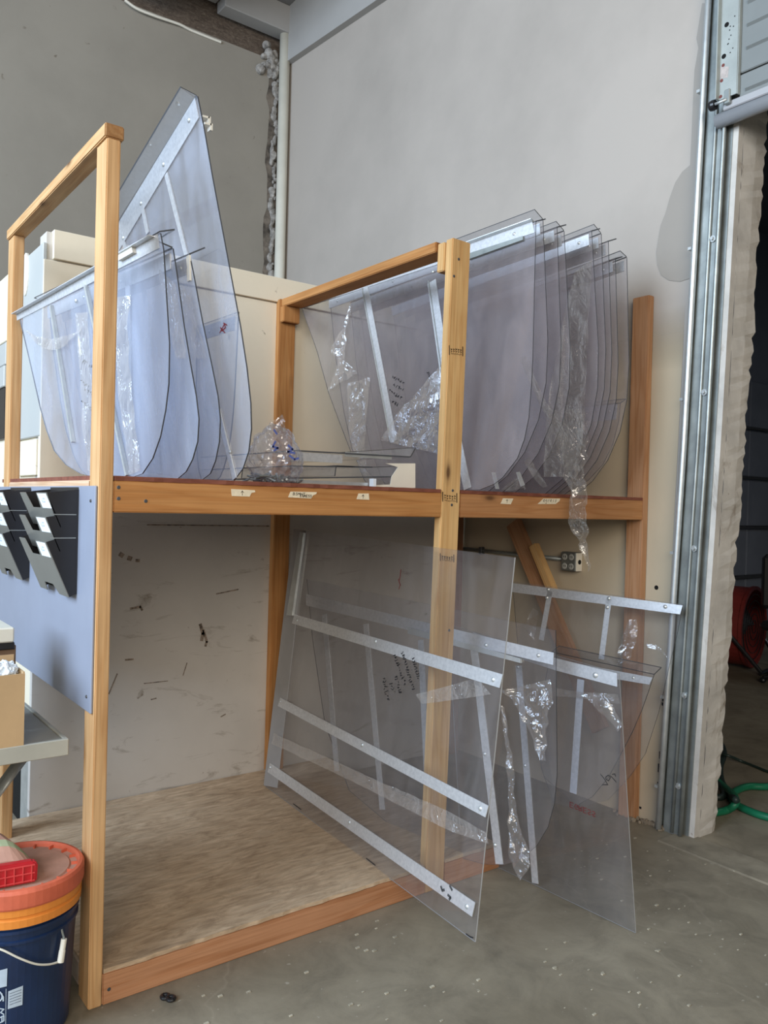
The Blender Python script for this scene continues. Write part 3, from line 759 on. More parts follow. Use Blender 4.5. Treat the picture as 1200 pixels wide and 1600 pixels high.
# ---- right bay
GR = 'clear covers standing in the right bay of the shelf'
T = at(837,345,1,-.09); R2 = at(470,478,1,1.2); Bc = at(720,766,2,ZS+.001)
P, n = plane(T, R2, Bc)
ca = empty('window_well_cover', 'big clear cover directly behind the middle post, marker scrawl and torn film on it', 'cover', (Bc.x,Bc.y,ZS), GR)
outA = [(470,478),(478,500),(495,549),(513,614),(529,657),(550,712),(585,748),(640,762),(700,766),(750,765),(772,756),(785,746),(808,716),(819,686),(826,652),(830,600),(832,560),(833,520),(835,430),(837,345)]
sheet(ca, [onp(u,v,P,n) for u,v in outA], n, CLEAR_R, EDGE_D)
lip(ca, T, onp(470,478,P,n), V(.055,-.0,.022), n, EDGE_D)
quad(ca, [(472,475),(832,346),(836,364),(474,482)], P, n)
bm = bmesh.new(); add_hex(bm, onp(474,475,P,n), onp(834,346,P,n), n*.022, V(0,0,.003)); obj('angle_flange', bm, GALV_L, ca)
quad(ca, [(736,398),(820,371),(820,377),(736,407)], P, n, .014, name='end_clip', m=GALV)
quad(ca, [(465,472),(470,471),(472,483),(467,484)], P, n, .012, name='end_clip', m=CREAM_P)
for (u0,v0,u1,v1,ww) in ((571,450,616,690,.034),(675,440,698,600,.045)):
    bar(ca, onp(u0,v0,P,n), onp(u1,v1,P,n), n, ww, .003, name='rib'); bar(ca, onp(u0-4,v0,P,n), onp(u1-4,v1,P,n), n, .003, .010, name='rib', m=GALV_L)
bar(ca, onp(698,600,P,n), onp(731,764,P,n), n, .034, .003, name='rib')
rivet(ca, onp(804,366,P,n)+n*.004, n); rivet(ca, onp(677,425,P,n)+n*.004, n)
ink('marker_scrawl', ca, scribble((612,590),(629,601),5,1)+scribble((614,603),(628,611),4.5,2)+scribble((607,612),(627,625),5,3)+scribble((605,626),(620,634),4.5,4)+scribble((667,582),(675,595),4,5), P, n, .0030, INK)
film(ca, [(551,471),(538,515),(524,536),(522,553),(531,566),(514,612)], [(553,472),(546,515),(544,538),(544,552),(542,563),(564,586)], P, n, .006, .022, seed=21, freq=14, label='twisted torn film hanging on the sheet')
film(ca, [(637,634),(615,665),(597,689)], [(693,572),(693,640),(693,712)], P, n, .010, .012, seed=22, label='peeled film flap beside the middle post')
film(ca, [(545,600),(548,680),(565,740)], [(580,590),(572,680),(575,742)], P, n, .003, .008, seed=23)

def rcover(Tp, Pp, yaw, W, lv, label, ribs, strip=True):
    T = at(*Tp, 1, -.06); Q = at(*Pp, 1, -.06)
    return st_cover(T, Q-T, V(-yaw,1,-.095), W, label, GR, CLEAR_R, EDGE_D, ZS+.001, None, lv, ribs=ribs)
LL = (-.048,0,.026); LR = (.055,0,.022)
rcover((848,343), (838,560), .175, 1.22, LL, 'clear cover close behind the big one, lip folded toward it, highest of right bay', ())
rcover((870,354), (859,560), .15, 1.2, LR, 'clear cover just right of the highest lip in right bay, lip folded right', ())
rcover((881,361), (875,560), .135, 1.2, LL, 'clear cover in right bay pressed against the film-draped pair, lip folded left', ())
rcover((924,360), (919,560), .10, 1.2, LR, 'clear cover with rivets on its strip at the middle of the right bay row', ())
rcover((939,365), (930,560), .085, 1.19, LL, 'clear cover directly behind the middle riveted one in right bay', ())
rcover((950,376), (940,560), .07, 1.18, LR, 'thin dark-edged clear cover third from the right end of right bay', ())
rcover((961,403), (952,560), .05, 1.17, (.050,0,.018), 'lower clear cover second from the wall in right bay, dark strip', ())
rcover((979,402), (969,560), .03, 1.16, (-.045,0,.016), 'clear cover nearest the white wall in right bay', ())
# short one
T = at(969,629,1,-.03); Q = at(962,700,1,-.03)
st_cover(T, Q-T, V(-.04,1,0), 1.0, 'short clear cover low against the wall in right bay, forked lip', GR, CLEAR_R, EDGE_D, ZS+.001, [(0,0),(0,.2),(.02,.45),(.06,.66),(.13,.83),(.22,.95),(.3,.99),(.38,1)], (.040,0,.022), strip_t=(.006,.075), ribs=())
# long piece of film trailing over the shelf edge
P = V(0,-.045,0); n = NF
fl = empty('trailing_film', 'long crumpled clear film trailing over the front of the right shelf beam', 'film', at(895,765,1,-.05))
film(fl, [(846,640),(862,690),(874,735),(881,765),(882,795),(888,825),(900,850),(911,888)], [(912,640),(912,690),(910,740),(911,770),(913,797),(913,828),(915,855),(917,893)], P, n, .0, .028, m=46, k=14, seed=31, freq=13, name='film_sheet')
# sill films at the feet of the covers
film(ca, [(782,765),(800,750),(812,742)], [(795,768),(818,762),(818,766)], V(0,-.02,0), NF, .0, .012, seed=33)
film(ca, [(818,720),(830,745),(843,762)], [(826,715),(842,742),(850,760)], V(0,-.02,0), NF, .0, .012, seed=34)

veil = empty('film_veil', 'thin clear film veil draped over the middle covers of the right bay', 'film', (1.9,-.075,ZS))
film(veil, [(897,425),(875,520),(858,610),(850,700),(848,745)], [(925,405),(917,520),(913,620),(908,690),(890,745)], V(0,-.075,0), NF, .0, .010, m=40, k=14, seed=35, freq=6, name='film_sheet')
film(ca, [(812,560),(838,625),(868,672),(880,735)], [(822,556),(848,620),(878,665),(905,735)], V(0,-.085,0), NF, .0, .008, m=30, k=6, seed=36, freq=7)
for q_ in ([(768,738),(773,738),(779,764),(774,764)], [(806,738),(811,737),(819,758),(813,760)]): quad(ca, q_, V(0,-.03,0), NF, .004, name='end_clip')
# ---- covers lying flat between the bays
YS = .10
def flat_cover(profile, depth, label, name='window_well_cover', y=YS, strip=None):
    w0 = [at(u,v,1,y) for u,v in profile]
    root = empty(name, label, 'cover', w0[0], 'clear covers lying flat on the shelf')
    for i, (p0, p1) in enumerate(zip(w0, w0[1:])):
        t = V(0,1,0).cross(p1-p0).normalized()*.0045
        bm = bmesh.new(); add_prism(bm, [p0, p1, p1+V(0,depth,0), p0+V(0,depth,0)], t, 1)
        obj('clear_sheet' if i == 0 else 'bent_lip', bm, [CLEAR_LIP, EDGE_D], root)
    if strip:
        for (u0,v0,u1,v1,mm) in strip:
            p0, p1 = at(u0,v0,1,y+.004), at(u1,v1,1,y+.004)
            bm = bmesh.new(); add_box(bm, (p0.x, p0.y, min(p0.z,p1.z)), (p1.x, p0.y+.003, max(p0.z,p1.z))); obj('aluminium_strip', bm, mm, root)
    return root
flat_cover([(462,703),(641,713),(649,699)], .75, 'topmost clear cover lying flat left of the middle post', strip=[(465,706,535,724,ALU),(540,706,612,718,GALV_L)])
flat_cover([(455,727),(582,729)], .7, 'second clear cover lying flat in the pile, strip end showing')
flat_cover([(580,731),(526,729),(524,744)], .7, 'short folded clear cover lying inside the flat pile')
flat_cover([(452,746),(613,744),(622,728)], .75, 'bottom clear cover lying flat on shelf, lip turned up at right', strip=[(455,749,575,759,GALV_L)])
# ivory angle plate
wpl = empty('angle_plate', 'ivory right-angle plate standing on shelf left of the middle post', 'plate', at(625,765,1,.09))
p0, p1 = at(603,724,1,.085), at(649,763,1,.085)
b = bmesh.new(); add_prism(b, [at(u,v,1,.085) for u,v in ((603,724),(649,724),(649,764),(585,763),(585,758),(610,757),(612,745),(622,730))], V(0,.003,0)); obj('face_plate', b, CREAM_P, wpl)
b = bmesh.new(); add_box(b, (p0.x, .085, ZS+.0005), (p1.x, .20, ZS+.004)); obj('foot_plate', b, CREAM_P, wpl)
b = bmesh.new(); q0 = at(582,763,1,.08); add_box(b, (q0.x,.075,ZS+.0005),(q0.x+.012,.10,ZS+.03)); obj('tab', b, PAPER, wpl)
# bag of fixings
bag = empty('plastic_bag', 'crumpled clear plastic bag with blue print holding metal fixings on the shelf', 'bag', at(430,756,1,.12))
BAGM = clear_material('bag_film', .20, (.70,.72,.80), (.95,.95,.97), 2.2, .10, 30)
bm = bmesh.new(); bmesh.ops.create_icosphere(bm, subdivisions=5, radius=1)
cb = at(430,716,1,.14)
for v in bm.verts:
    q = v.co.copy(); k = 1 - .28*max(0,q.z)
    f = 1 + .20*abs(noise.noise(q*2.6)) + .14*abs(noise.noise(q*5.3+V(3,1,2))) - .10
    v.co = cb + V(q.x*.095*k*f, q.y*.085*k*f, max(q.z*.115*f, -(cb.z-ZS)+.002))
obj('bag_film', bm, BAGM, bag, smooth=False)
P = V(0,.10,0)
film(bag, [(437,648),(418,665),(412,700),(398,735)], [(438,650),(440,670),(452,695),(465,720)], P, NF, .0, .03, seed=41, freq=18, name='bag_neck')
BLUEINK = plain('blue_print', (.10,.14,.42), .6, 0, .1)
ink('blue_print', bag, [[(430,690),(426,698),(434,700),(428,704)],[(450,696),(457,702),(449,706),(460,708)],[(452,712),(460,718),(466,716)],[(428,672),(432,678)]], V(0,.045,0), NF, .007, BLUEINK)['kind'] = 'stuff'
bm = bmesh.new(); random.seed(11)
for i in range(60):
    p = V(cb.x+random.uniform(-.085,.075), .14+random.uniform(-.06,.05), ZS+.004+random.uniform(0,.022)); d = V(random.uniform(-1,1),random.uniform(-1,1),random.uniform(-.4,.4)).normalized()*.016
    add_tube(bm, [p-d, p+d], .004, 6)
fx = obj('metal_fixings', bm, GALV, bag); fx['kind'] = 'stuff'

# ---- covers leaning in the lower bay
GB = 'clear covers leaning below the shelf'
a = V(1.12,1.055,ZB+.001); b = V(1.003,-.478,ZB+.001); c = at(803,870,1,-.45)
P, n = plane(a, b, c)
fc = empty('flat_cover', 'large rectangular clear cover with three aluminium cross bars leaning on the middle post', 'cover', (1.06,.3,ZB), GB)
sheet(fc, [onp(u,v,P,n) for u,v in ((478,829),(804,871),(742,1472),(414,1228))], n, CLEAR_B, EDGE_L)
quad(fc, [(460,827),(479,829),(434,1231),(413,1227)], P, n, .003, m=plain('greyed_aluminium', (.40,.40,.41), .5, .4, .06))  # greyer copy: dimming by sheet and reflection put into the colour
quad(fc, [(473,832),(479,833),(461,962),(452,962)], P, n, .012, .004, name='edge_angle', m=GALV_L)
for qd in ([(462,960),(788,1054),(783,1075),(458,974)], [(440,1090),(766,1259),(761,1277),(436,1103)], [(424,1192),(745,1410),(740,1432),(420,1206)]):
    quad(fc, qd, P, n, .003, .004)
for pq in ((466,969),(589,1002),(773,1062),(440,1096),(568,1164),(753,1263),(424,1199),(548,1285),(732,1416)): rivet(fc, onp(*pq,P,n)+n*.007, n, .0085)
film(fc, [(430,1145),(560,1205),(690,1262),(762,1300)], [(428,1162),(558,1224),(690,1290),(764,1318)], P, n, .002, .010, seed=51, k=8, m=40, label='loose film drooping under the middle cross bar')
film(fc, [(650,1085),(690,1075),(745,1060)], [(660,1100),(700,1095),(770,1085)], P, n, .001, .008, seed=52)
ink('marker_scrawl', fc, scribble((599,1060),(607,1095),6,11)+scribble((611,1068),(616,1084),5,12)+scribble((619,1057),(626,1083),5,13)+scribble((617,1024),(634,1070),5,14)+scribble((629,1019),(646,1077),5,15)+scribble((646,1029),(655,1060),5,16), P, n, .0030, INK, .008)
ink('marker_dash', fc, [[(459,1256),(471,1265)],[(573,1341),(587,1352)],[(729,1459),(733,1462),(736,1464),(740,1465)]], P, n, .004, INK, .002)
ink('scuff', fc, [[(692,1385),(694,1391),(697,1390)],[(706,1384),(709,1390)],[(703,1398),(707,1402),(705,1405)]], P, n, .008, STEEL_D, .008)
ink('red_mark', fc, [[(627,890),(626,899),(625,906)],[(623,905),(626,914),(624,920)]], P, n, .004, RED_INK, .002)

a = at(868,985,1,-.29); b = at(479,905,1,1.1); c = at(770,1352,2,ZB+.001)
P, n = plane(a, b, c)
c2 = empty('window_well_cover', 'clear rounded cover behind the large rectangular one, crumpled film hanging off it', 'cover', (c.x,c.y,ZB), GB)
sheet(c2, [onp(u,v,P,n) for u,v in ((479,905),(868,985),(869,1100),(870,1210),(866,1255),(856,1292),(838,1322),(812,1343),(785,1352),(755,1350),(700,1335),(610,1290),(545,1235),(507,1130),(488,1000))], n, CLEAR_B, EDGE_D)
quad(c2, [(479,928),(866,1020),(865,1039),(479,946)], P, n, .003)
quad(c2, [(640,980),(816,1029),(816,1036),(640,990)], P, n, .012, name='end_clip', m=GALV_L)
for (u0,v0,u1,v1,ww) in ((507,960,527,1205,.03),(572,975,598,1265,.03),(658,1000,672,1310,.03),(741,1012,781,1350,.034)):
    bar(c2, onp(u0,v0,P,n), onp(u1,v1,P,n), n, ww, .003, name='rib')
for pq in ((760,1008),(842,1024),(758,1178),(774,1320)): rivet(c2, onp(*pq,P,n)+n*.004, n, .008)
film(c2, [(786,1080),(800,1088),(822,1128),(838,1160),(850,1186)], [(862,1062),(869,1085),(862,1120),(857,1160),(858,1188)], P, n, .006, .03, seed=61, freq=12, m=30, k=16, label='crumpled film flap near the right edge')
film(c2, [(784,1100),(796,1180),(799,1260),(801,1340),(818,1375)], [(791,1105),(806,1180),(811,1270),(828,1318),(834,1350)], P, n, .010, .022, seed=62, freq=14, m=40, label='long film tongue hanging to the floor')

a = at(993,1458,2,.002); b = at(838,1384,2,.002); c = at(965,1050,1,-.47)
P, n = plane(a, b, c)
c3 = empty('window_well_cover', 'straight-sided clear cover standing on the concrete, red and black marker words mirrored', 'cover', (a.x,a.y,0), GB)
sheet(c3, [onp(u,v,P,n) for u,v in ((700,975),(868,1024),(967,1052),(993,1458),(838,1384),(800,1366),(720,1328))], n, CLEAR_B, EDGE_L)
quad(c3, [(740,988),(871,1029),(965,1052),(965,1073),(871,1048),(740,1006)], P, n, .003)
rivet(c3, onp(931,1055,P,n)+n*.004, n, .011)
for (u0,v0,u1,v1) in ((811,1040,837,1380),(905,1062,893,1240)): bar(c3, onp(u0,v0,P,n), onp(u1,v1,P,n), n, .030, .003, off=-.012 if u0 == 905 else .0006, name='rib')  # second bar stands in for a pale reflection streak, not a real rib
for pq in ((810,1042),(821,1196)): rivet(c3, onp(*pq,P,n)+n*.004, n)
film(c3, [(911,1086),(935,1106),(969,1143)], [(926,1082),(957,1100),(974,1130)], P, n, .003, .016, seed=71, freq=16, label='folded film at the upper right corner')
film(c3, [(871,1075),(900,1080),(966,1085)], [(871,1088),(900,1090),(970,1100)], P, n, .001, .006, seed=72)
# mirrored red word and black figure, as seen through the sheet
word = letters('EGRESS', 0, 0, 5.0, 8.5, 0, .38, 0)
ink('red_word', c3, [[(930-x, 1270-y*.55-(x*.30)+ (0)) if False else (891+x, 1254+x*.40+(7.5-y)*.9) for x, y in st] for st in word], P, n, .0022, RED_INK)
ink('black_figure', c3, [[(939,1210),(944,1216),(947,1221),(950,1226),(942,1226)],[(947,1214),(951,1211),(954,1215),(951,1220),(947,1217),(947,1214)],[(954,1212),(959,1217),(963,1222)],[(957,1210),(961,1209),(962,1213)]], P, n, .0028, INK)

a = at(1023,1052,1,-.22); b = at(870,1019,1,.30); c = at(972,1174,1,-.15)
P, n = plane(a, b, c)
c4 = empty('window_well_cover', 'clear cover with dark folded lip, second from the wall below the shelf', 'cover', (c.x,c.y,0), GB)
sheet(c4, [onp(u,v,P,n) for u,v in ((860,1018),(1022,1053),(1013,1080),(1003,1108),(988,1143),(972,1174),(950,1215),(925,1245),(895,1262),(865,1255),(845,1200),(845,1100))], n, CLEAR_B, EDGE_D)
lip(c4, onp(1022,1053,P,n), onp(862,1018,P,n), V(.050,0,.024), n, EDGE_D)
quad(c4, [(866,1030),(1020,1059),(1015,1070),(866,1045)], P, n)
rivet(c4, onp(990,1059,P,n)+n*.004, n)
a = at(1066,945,1,-.25); b = at(800,910,1,.60); c = at(985,1205,1,-.1)
P, n = plane(a, b, c)
c5 = empty('window_well_cover', 'clear cover framed by a riveted aluminium strip, leaning beside the door track', 'cover', (c.x,c.y,0), GB)
sheet(c5, [onp(u,v,P,n) for u,v in ((800,908),(1067,944),(1058,990),(1045,1043),(1029,1113),(1008,1178),(985,1212),(950,1250),(905,1262),(850,1215),(815,1080))], n, CLEAR_B, EDGE_D)
quad(c5, [(800,911),(1067,946),(1063,960),(800,925)], P, n)
for (u0,v0,u1,v1) in ((952,936,940,1030),(860,924,846,1000)): bar(c5, onp(u0,v0,P,n), onp(u1,v1,P,n), n, .026, .003, name='rib')
for pq in ((952,935),(949.5,949),(1040,948),(857,921),(855,934)): rivet(c5, onp(*pq,P,n)+n*.005, n, .009)
film(c5, [(966,1038),(972,1000),(984,968)], [(986,1030),(998,990),(996,968)], P, n, .004, .018, seed=81, freq=16, label='wrinkled film over the post')
film(c5, [(1010,1006),(1030,1010),(1046,1030)], [(1012,1012),(1032,1018),(1050,1034)], P, n, .003, .008, seed=82)
film(c5, [(820,980),(828,960),(834,950)], [(835,1000),(840,975),(842,955)], P, n, .003, .010, seed=83)

# ================================================================ WALL FITTINGS
# cream vertical pipe in the corner
pc = V(2.44, 3.385, 0)
pipe = empty('corner_pipe', 'tall cream painted vertical pipe in the corner of the two walls', 'pipe', (pc.x, pc.y, 0))
bm = bmesh.new(); add_tube(bm, [pc, pc+V(0,0,5.2)], .041, 20); obj('pipe', bm, PIPE, pipe, smooth=True)
bm = bmesh.new(); add_lathe(bm, pc+V(0,0,2.72), [(.041,-.03),(.046,-.03),(.046,.03),(.041,.03)], 20); obj('pipe_coupling', bm, PIPE, pipe)
# foam squeezed out of the corner joint
random.seed(21); bm = bmesh.new()
z = 2.4
while z < 4.95:
    rr = random.uniform(.012,.028) if random.random() < .8 else .036
    bmesh.ops.create_icosphere(bm, subdivisions=2, radius=rr, matrix=Matrix.Translation((2.40+random.uniform(-.02,.02), UY-.004, z)) @ Matrix.Diagonal((random.uniform(.7,1.1), .8, random.uniform(.8,1.9), 1)))
    z += rr*random.uniform(.9,1.7)
for i in range(26):
    bmesh.ops.create_icosphere(bm, subdivisions=2, radius=random.uniform(.02,.045), matrix=Matrix.Translation((2.40-abs(random.gauss(0,.07)), UY-.01, 4.86+random.uniform(-.10,.12))))
for v in bm.verts: v.co += V(1,1,1)*(noise.noise(v.co*22)*.016)
fo = obj('joint_foam', bm, FOAM, wu); fo['kind'] = 'stuff'
# dark ragged band beside the joint
bm = bmesh.new()
pts = []; random.seed(4)
for i in range(30): pts.append(V(2.335+random.uniform(-.02,.02), UY-.0015, 2.45+i*.085))
for i in range(29,-1,-1): pts.append(V(2.46, UY-.0015, 2.45+i*.085))
add_prism(bm, pts, V(0,.003,0)); obj('joint_dark_band', bm, plain('joint_dark_brown', (.16,.135,.11), .9, 0, .5, 14), wu)
# thin cable along the top of the back wall
bm = bmesh.new(); add_tube(bm, smooth_path([at(195,0,1,UY-.03), at(215,14,1,UY-.03), at(245,26,1,UY-.03), at(280,38,1,UY-.02), at(300,48,1,UY-.01), at(345,66,1,UY-.008)], 6), .010, 6)
tag(obj('cable', bm, CREAM_P), 'thin cream cable running under the roof beams on the grey wall', 'cable')

# outlet box and conduit on the right wall
ob = empty('outlet_box', 'grey four-socket electrical outlet box on the right wall below the shelf', 'outlet', (WB, .42, 1.155))
obj('box_body', box((WB-.048,.374,1.108),(WB-.001,.468,1.203), .004), OUTLET_M, ob)
obj('side_cover', box((WB-.046,.370,1.110),(WB-.003,.374,1.200), .001), CREAM_P, ob)
b = bmesh.new(); add_lathe(b, (WB-.022,.3695,1.155), [(.0,-.001),(.010,-.001),(.012,0)], 14, (V(1,0,0),V(0,0,1),V(0,1,0))); obj('knockout', b, HOLE, ob)
for y in (.400,.442):
    for z in (1.132,1.178):
        b = bmesh.new(); add_lathe(b, (WB-.0485,y,z), [(.0,-.002),(.014,-.002),(.016,0)], 16, (V(0,1,0),V(0,0,1),V(1,0,0))); so = obj('socket', b, OUTLET_F, ob)
        b = bmesh.new(); add_box(b,(WB-.0512,y-.007,z-.004),(WB-.0503,y-.004,z+.006)); add_box(b,(WB-.0512,y+.004,z-.004),(WB-.0503,y+.007,z+.006)); sl = obj('socket_slots', b, HOLE, so); sl['kind'] = 'stuff'
bm = bmesh.new(); add_tube(bm, [(WB-.014,.468,1.162),(WB-.014,1.24,1.172)], .011, 10)
cn = empty('conduit', 'thin grey electrical conduit running from the outlet box to the corner', 'conduit', (WB,.8,1.165))
obj('conduit_tube', bm, GALV, cn, smooth=True)
obj('pipe_strap', box((WB-.028,1.06,1.150),(WB-.001,1.085,1.190),.003), STEEL_D, cn)
bm = bmesh.new(); add_lathe(bm, (WB-.0015,-.055,1.07), [(.0,-.001),(.010,-.001),(.011,.001)], 12, (V(0,1,0),V(0,0,1),V(1,0,0))); obj('anchor_hole', bm, HOLE, wr)
# black paint smudges beside the track
bm = bmesh.new(); random.seed(8)
for (u,v,l) in ((1036,1092,10),(1035,1100,6),(1031,1180,14),(1029,1200,16),(1028,1226,10),(1000,1262,4)):
    p = at(u,v,0,WB-.004); add_box(bm, p-V(0,.006,l*.0012), p+V(.002,.004,l*.0012))
sm = obj('paint_smudges', bm, INK, wr); sm['kind'] = 'stuff'
# rubble at the wall foot
bm = bmesh.new(); random.seed(9)
for i in range(60):
    add_ball(bm, V(WB-.01-abs(random.gauss(0,.018)), random.uniform(-.15,.12), .006), random.uniform(.005,.014), 1)
rb_ = obj('wall_foot_rubble', bm, plain('rubble_brown', (.27,.22,.16), .9, 0, .3, 40), wr); rb_['kind'] = 'stuff'

# vertical door track
trk = empty('door_track', 'tall galvanised vertical door track bolted beside the doorway', 'track', (WB-.02,-.24,0))
ZT = 4.7
obj('mounting_angle', leaned(box((WB-.008,-.325,.0),(WB-.001,-.160,ZT))), GALV, trk)
obj('angle_leg', leaned(box((WB-.050,-.196,.0),(WB-.008,-.191,ZT))), GALV, trk)
bm = bmesh.new(); add_tube(bm, [(WB-.052,-.205+lean(z_),z_) for z_ in (.01,.6,1.2,1.7,2.5,3.4,ZT)], .013, 12); obj('rolled_edge', bm, GALV_L, trk, smooth=True)
obj('track_web', leaned(box((WB-.030,-.300,.0),(WB-.026,-.215,ZT))), GALV, trk)
bm = bmesh.new(); add_tube(bm, [(WB-.036,-.262+lean(z_),z_) for z_ in (.01,.6,1.2,1.7,2.5,3.4,ZT)], .007, 8); obj('web_ridge', bm, GALV, trk, smooth=True)
bm = bmesh.new(); add_tube(bm, [(WB-.040,-.305+lean(z_),z_) for z_ in (.01,.6,1.2,1.7,2.5,3.4,ZT)], .009, 10); obj('rolled_edge', bm, GALV, trk, smooth=True)
obj('leg_shade_strip', leaned(box((WB-.012,-.188,.0),(WB-.009,-.172,ZT))), STEEL_D, trk)  # dark strip paints the shade beside the angle leg
for z in (.22,.62,1.26,1.93,2.58,3.25):
    b = bmesh.new(); add_lathe(b, (WB-.031,-.278+lean(z),z), [(.0,-.016),(.007,-.016),(.008,-.006),(.014,-.006),(.014,0)], 10, (V(0,1,0),V(0,0,1),V(1,0,0))); obj('bolt', b, GALV_L, trk)
    obj('track_clip', box((WB-.060,-.192+lean(z),z-.03),(WB-.012,-.176+lean(z),z-.018)), GALV_L, trk)

# overhead sectional door, raised
dr = bpy.data.objects.new('door_1', None); COL.objects.link(dr); dr['kind'] = 'structure'
DX = 2.425; Y0, Y1 = -.425, -3.4
for (za, zb) in ((3.085,3.212),(3.218,3.74),(3.746,4.27),(4.276,4.80)):
    pn = obj('door_panel', box((DX, Y1, za), (DX+.045, Y0, zb), .004), DOORP, dr)
    k = 0; z = za + (.06 if zb-za < .2 else .095)
    while z < zb-.03:
        bm = bmesh.new(); add_prism(bm, [V(DX+.001,Y0-.025,z-.012), V(DX-.010,Y0-.03,z-.002), V(DX-.010,Y0-.03,z+.003), V(DX+.001,Y0-.025,z+.006)], V(0,Y1-Y0+.05,0)); obj('panel_rib', bm, DOORP, pn)
        z += .093
bm = bmesh.new(); add_tube(bm, [(DX+.015,-.322,3.062),(DX+.015,-3.4,3.062)], .030, 18); obj('bottom_bar', bm, DOOR_T, dr, smooth=True)
obj('bottom_rail', box((DX-.012,-3.4,3.085),(DX+.050,-.36,3.118),.004), DOOR_T, dr)
st = obj('end_stile', box((DX-.022,-.425,3.13),(DX-.018,-.345,4.7)), STILE, dr)
obj('stile_flange', box((DX-.018,-.428,3.13),(DX+.0,-.424,4.7)), STILE, dr)
obj('stile_flange', box((DX-.045,-.349,3.13),(DX-.018,-.345,4.7)), STILE, dr)
def disc(parent, u, v, r, m, name, x=DX-.0226):
    p = at(u,v,0,x); b = bmesh.new(); add_lathe(b, p, [(.0,-.0006),(r,-.0006),(r,.0004)], 12, (V(0,1,0),V(0,0,1),V(1,0,0))); return obj(name, b, m, parent)
for (u,v) in ((1135.5,38.5),(1131,88)): disc(st, u, v, .010, HOLE, 'hole')
for (u,v) in ((1130,102),(1127.5,126),(1126,151),(1138,146)): disc(st, u, v, .007, RUST, 'rust_hole')
bm = bmesh.new()
for (u,v) in ((1141,41),(1146,41),(1140,47),(1142,55),(1139,61),(1138,68),(1145,75),(1141,82),(1137,69),(1148,25)):
    p = at(u,v,0,DX-.0232); add_box(bm, p-V(.0004,.002,.002), p+V(.0004,.002,.002))
sh = obj('small_holes', bm, HOLE, st); sh['kind'] = 'stuff'
bm = bmesh.new(); add_prism(bm, [at(u,v,0,DX-.0228) for u,v in ((1126,104),(1139,104),(1137,121),(1125,123))], V(.0006,0,0)); obj('sticker', bm, plain('faded_sticker', (.50,.44,.41), .7, 0, .15, 60), st)
bm = bmesh.new(); add_tube(bm, [at(1117,163,0,DX-.04), at(1136,155,0,DX-.03)], .006, 8); obj('roller_shaft', bm, GALV_L, dr, smooth=True)
bm = bmesh.new(); p = at(1114,165,0,DX-.03); add_lathe(bm, p, [(.0,-.012),(.020,-.012),(.022,0),(.020,.012),(.0,.012)], 16, (V(1,0,0),V(0,0,1),V(0,1,0))); obj('roller', bm, BLACK, dr)
obj('corner_bracket', box((DX-.03,-.40,3.10),(DX-.012,-.375,3.16),.003), GALV, dr)

# ================================================================ LEFT FOREGROUND
# wall file trays on the white panel
POCKET_GREY = plain('grey_pocket_plastic', (.175,.175,.16), .3, 0, .06, 6)  # pocket fronts greyer than the black sides
def file_rack(y0, wd, label):
    root = empty('wall_file', label, 'file holder', (-.008, y0+wd/2, 1.135), 'black wall files on the white end panel')
    g = lambda u, v: (lambda p: (p.x, p.z))(at(u, v, 1, .155))
    xb = -.0085
    F = [g(73.6,769.6), g(72.4,808), g(72.4,847)]; E = [g(85.5,806), g(85.5,843)]
    bot = g(108.7,933); zt = F[0][1]+.012; zb = g(122,928)[1]
    prof = [(xb, zt)] + [F[0], E[0], F[1], E[1], F[2], bot, (xb, zb)]
    for y in (y0, y0+wd-.003):
        bm = bmesh.new(); add_prism(bm, [V(x, y, z) for x, z in prof], V(0,.003,0)); obj('side_panel', bm, BLACK, root)
    obj('back_panel', box((xb, y0+.003, zb), (xb+.002, y0+wd-.003, zt+.006)), BLACK, root)
    ends = [E[0], E[1], bot]
    for k in range(3):
        a = V(F[k][0], 0, F[k][1]); b = V(ends[k][0], 0, ends[k][1]) if k == 2 else a + (V(bot[0],0,bot[1])-V(F[2][0],0,F[2][1])).normalized()*.105
        ax = (b-a); Ln = ax.length; ax.normalize(); nrm = V(-ax.z, 0, ax.x); nrm = nrm if nrm.x < 0 else -nrm
        q = lambda fy, t: V(a.x, y0+fy*wd, a.z) + ax*t
        dn = .048
        pts = [q(0,0), q(.36,0), q(.41,dn), q(.72,dn), q(.78,0), q(1,0), q(1,Ln), q(.78,Ln)] + ([q(.74,Ln+.0), q(.70,Ln-.03), q(.40,Ln-.03)] if k == 2 else []) + [q(.3,Ln), q(0,Ln)]
        bm = bmesh.new(); add_prism(bm, pts, nrm*.0025); fp = obj('pocket_front', bm, POCKET_GREY, root)
        bm = bmesh.new(); add_prism(bm, [q(.02,.002)+nrm*.0026, q(.33,.002)+nrm*.0026, q(.33,.047)+nrm*.0026, q(.02,.047)+nrm*.0026], nrm*.0006); cdd = obj('label_card', bm, PAPER, root)
        bm = bmesh.new(); o_ = nrm*.0034
        for s_ in ([q(.12,.018),q(.18,.016),q(.15,.028),q(.20,.028)], [q(.22,.017),q(.22,.030),q(.26,.024)]): ribbon(bm, [p+o_ for p in s_], .0016, nrm)
        ob_ = obj('card_writing', bm, BLUEINK, cdd); ob_['kind'] = 'stuff'
    bm = bmesh.new(); zz = [E[0][1]+.004, E[1][1]+.004]
    for z in zz: add_box(bm, (F[1][0]+.012, y0-.0012, z-.0012), (xb-.006, y0+.001, z+.0012))
    ln = obj('side_seam', bm, GALV, root); ln['kind'] = 'stuff'
file_rack(.157, .305, 'black three-pocket wall file nearest the left front post')
file_rack(.70, .305, 'black three-pocket wall file at the left edge, further from the post')

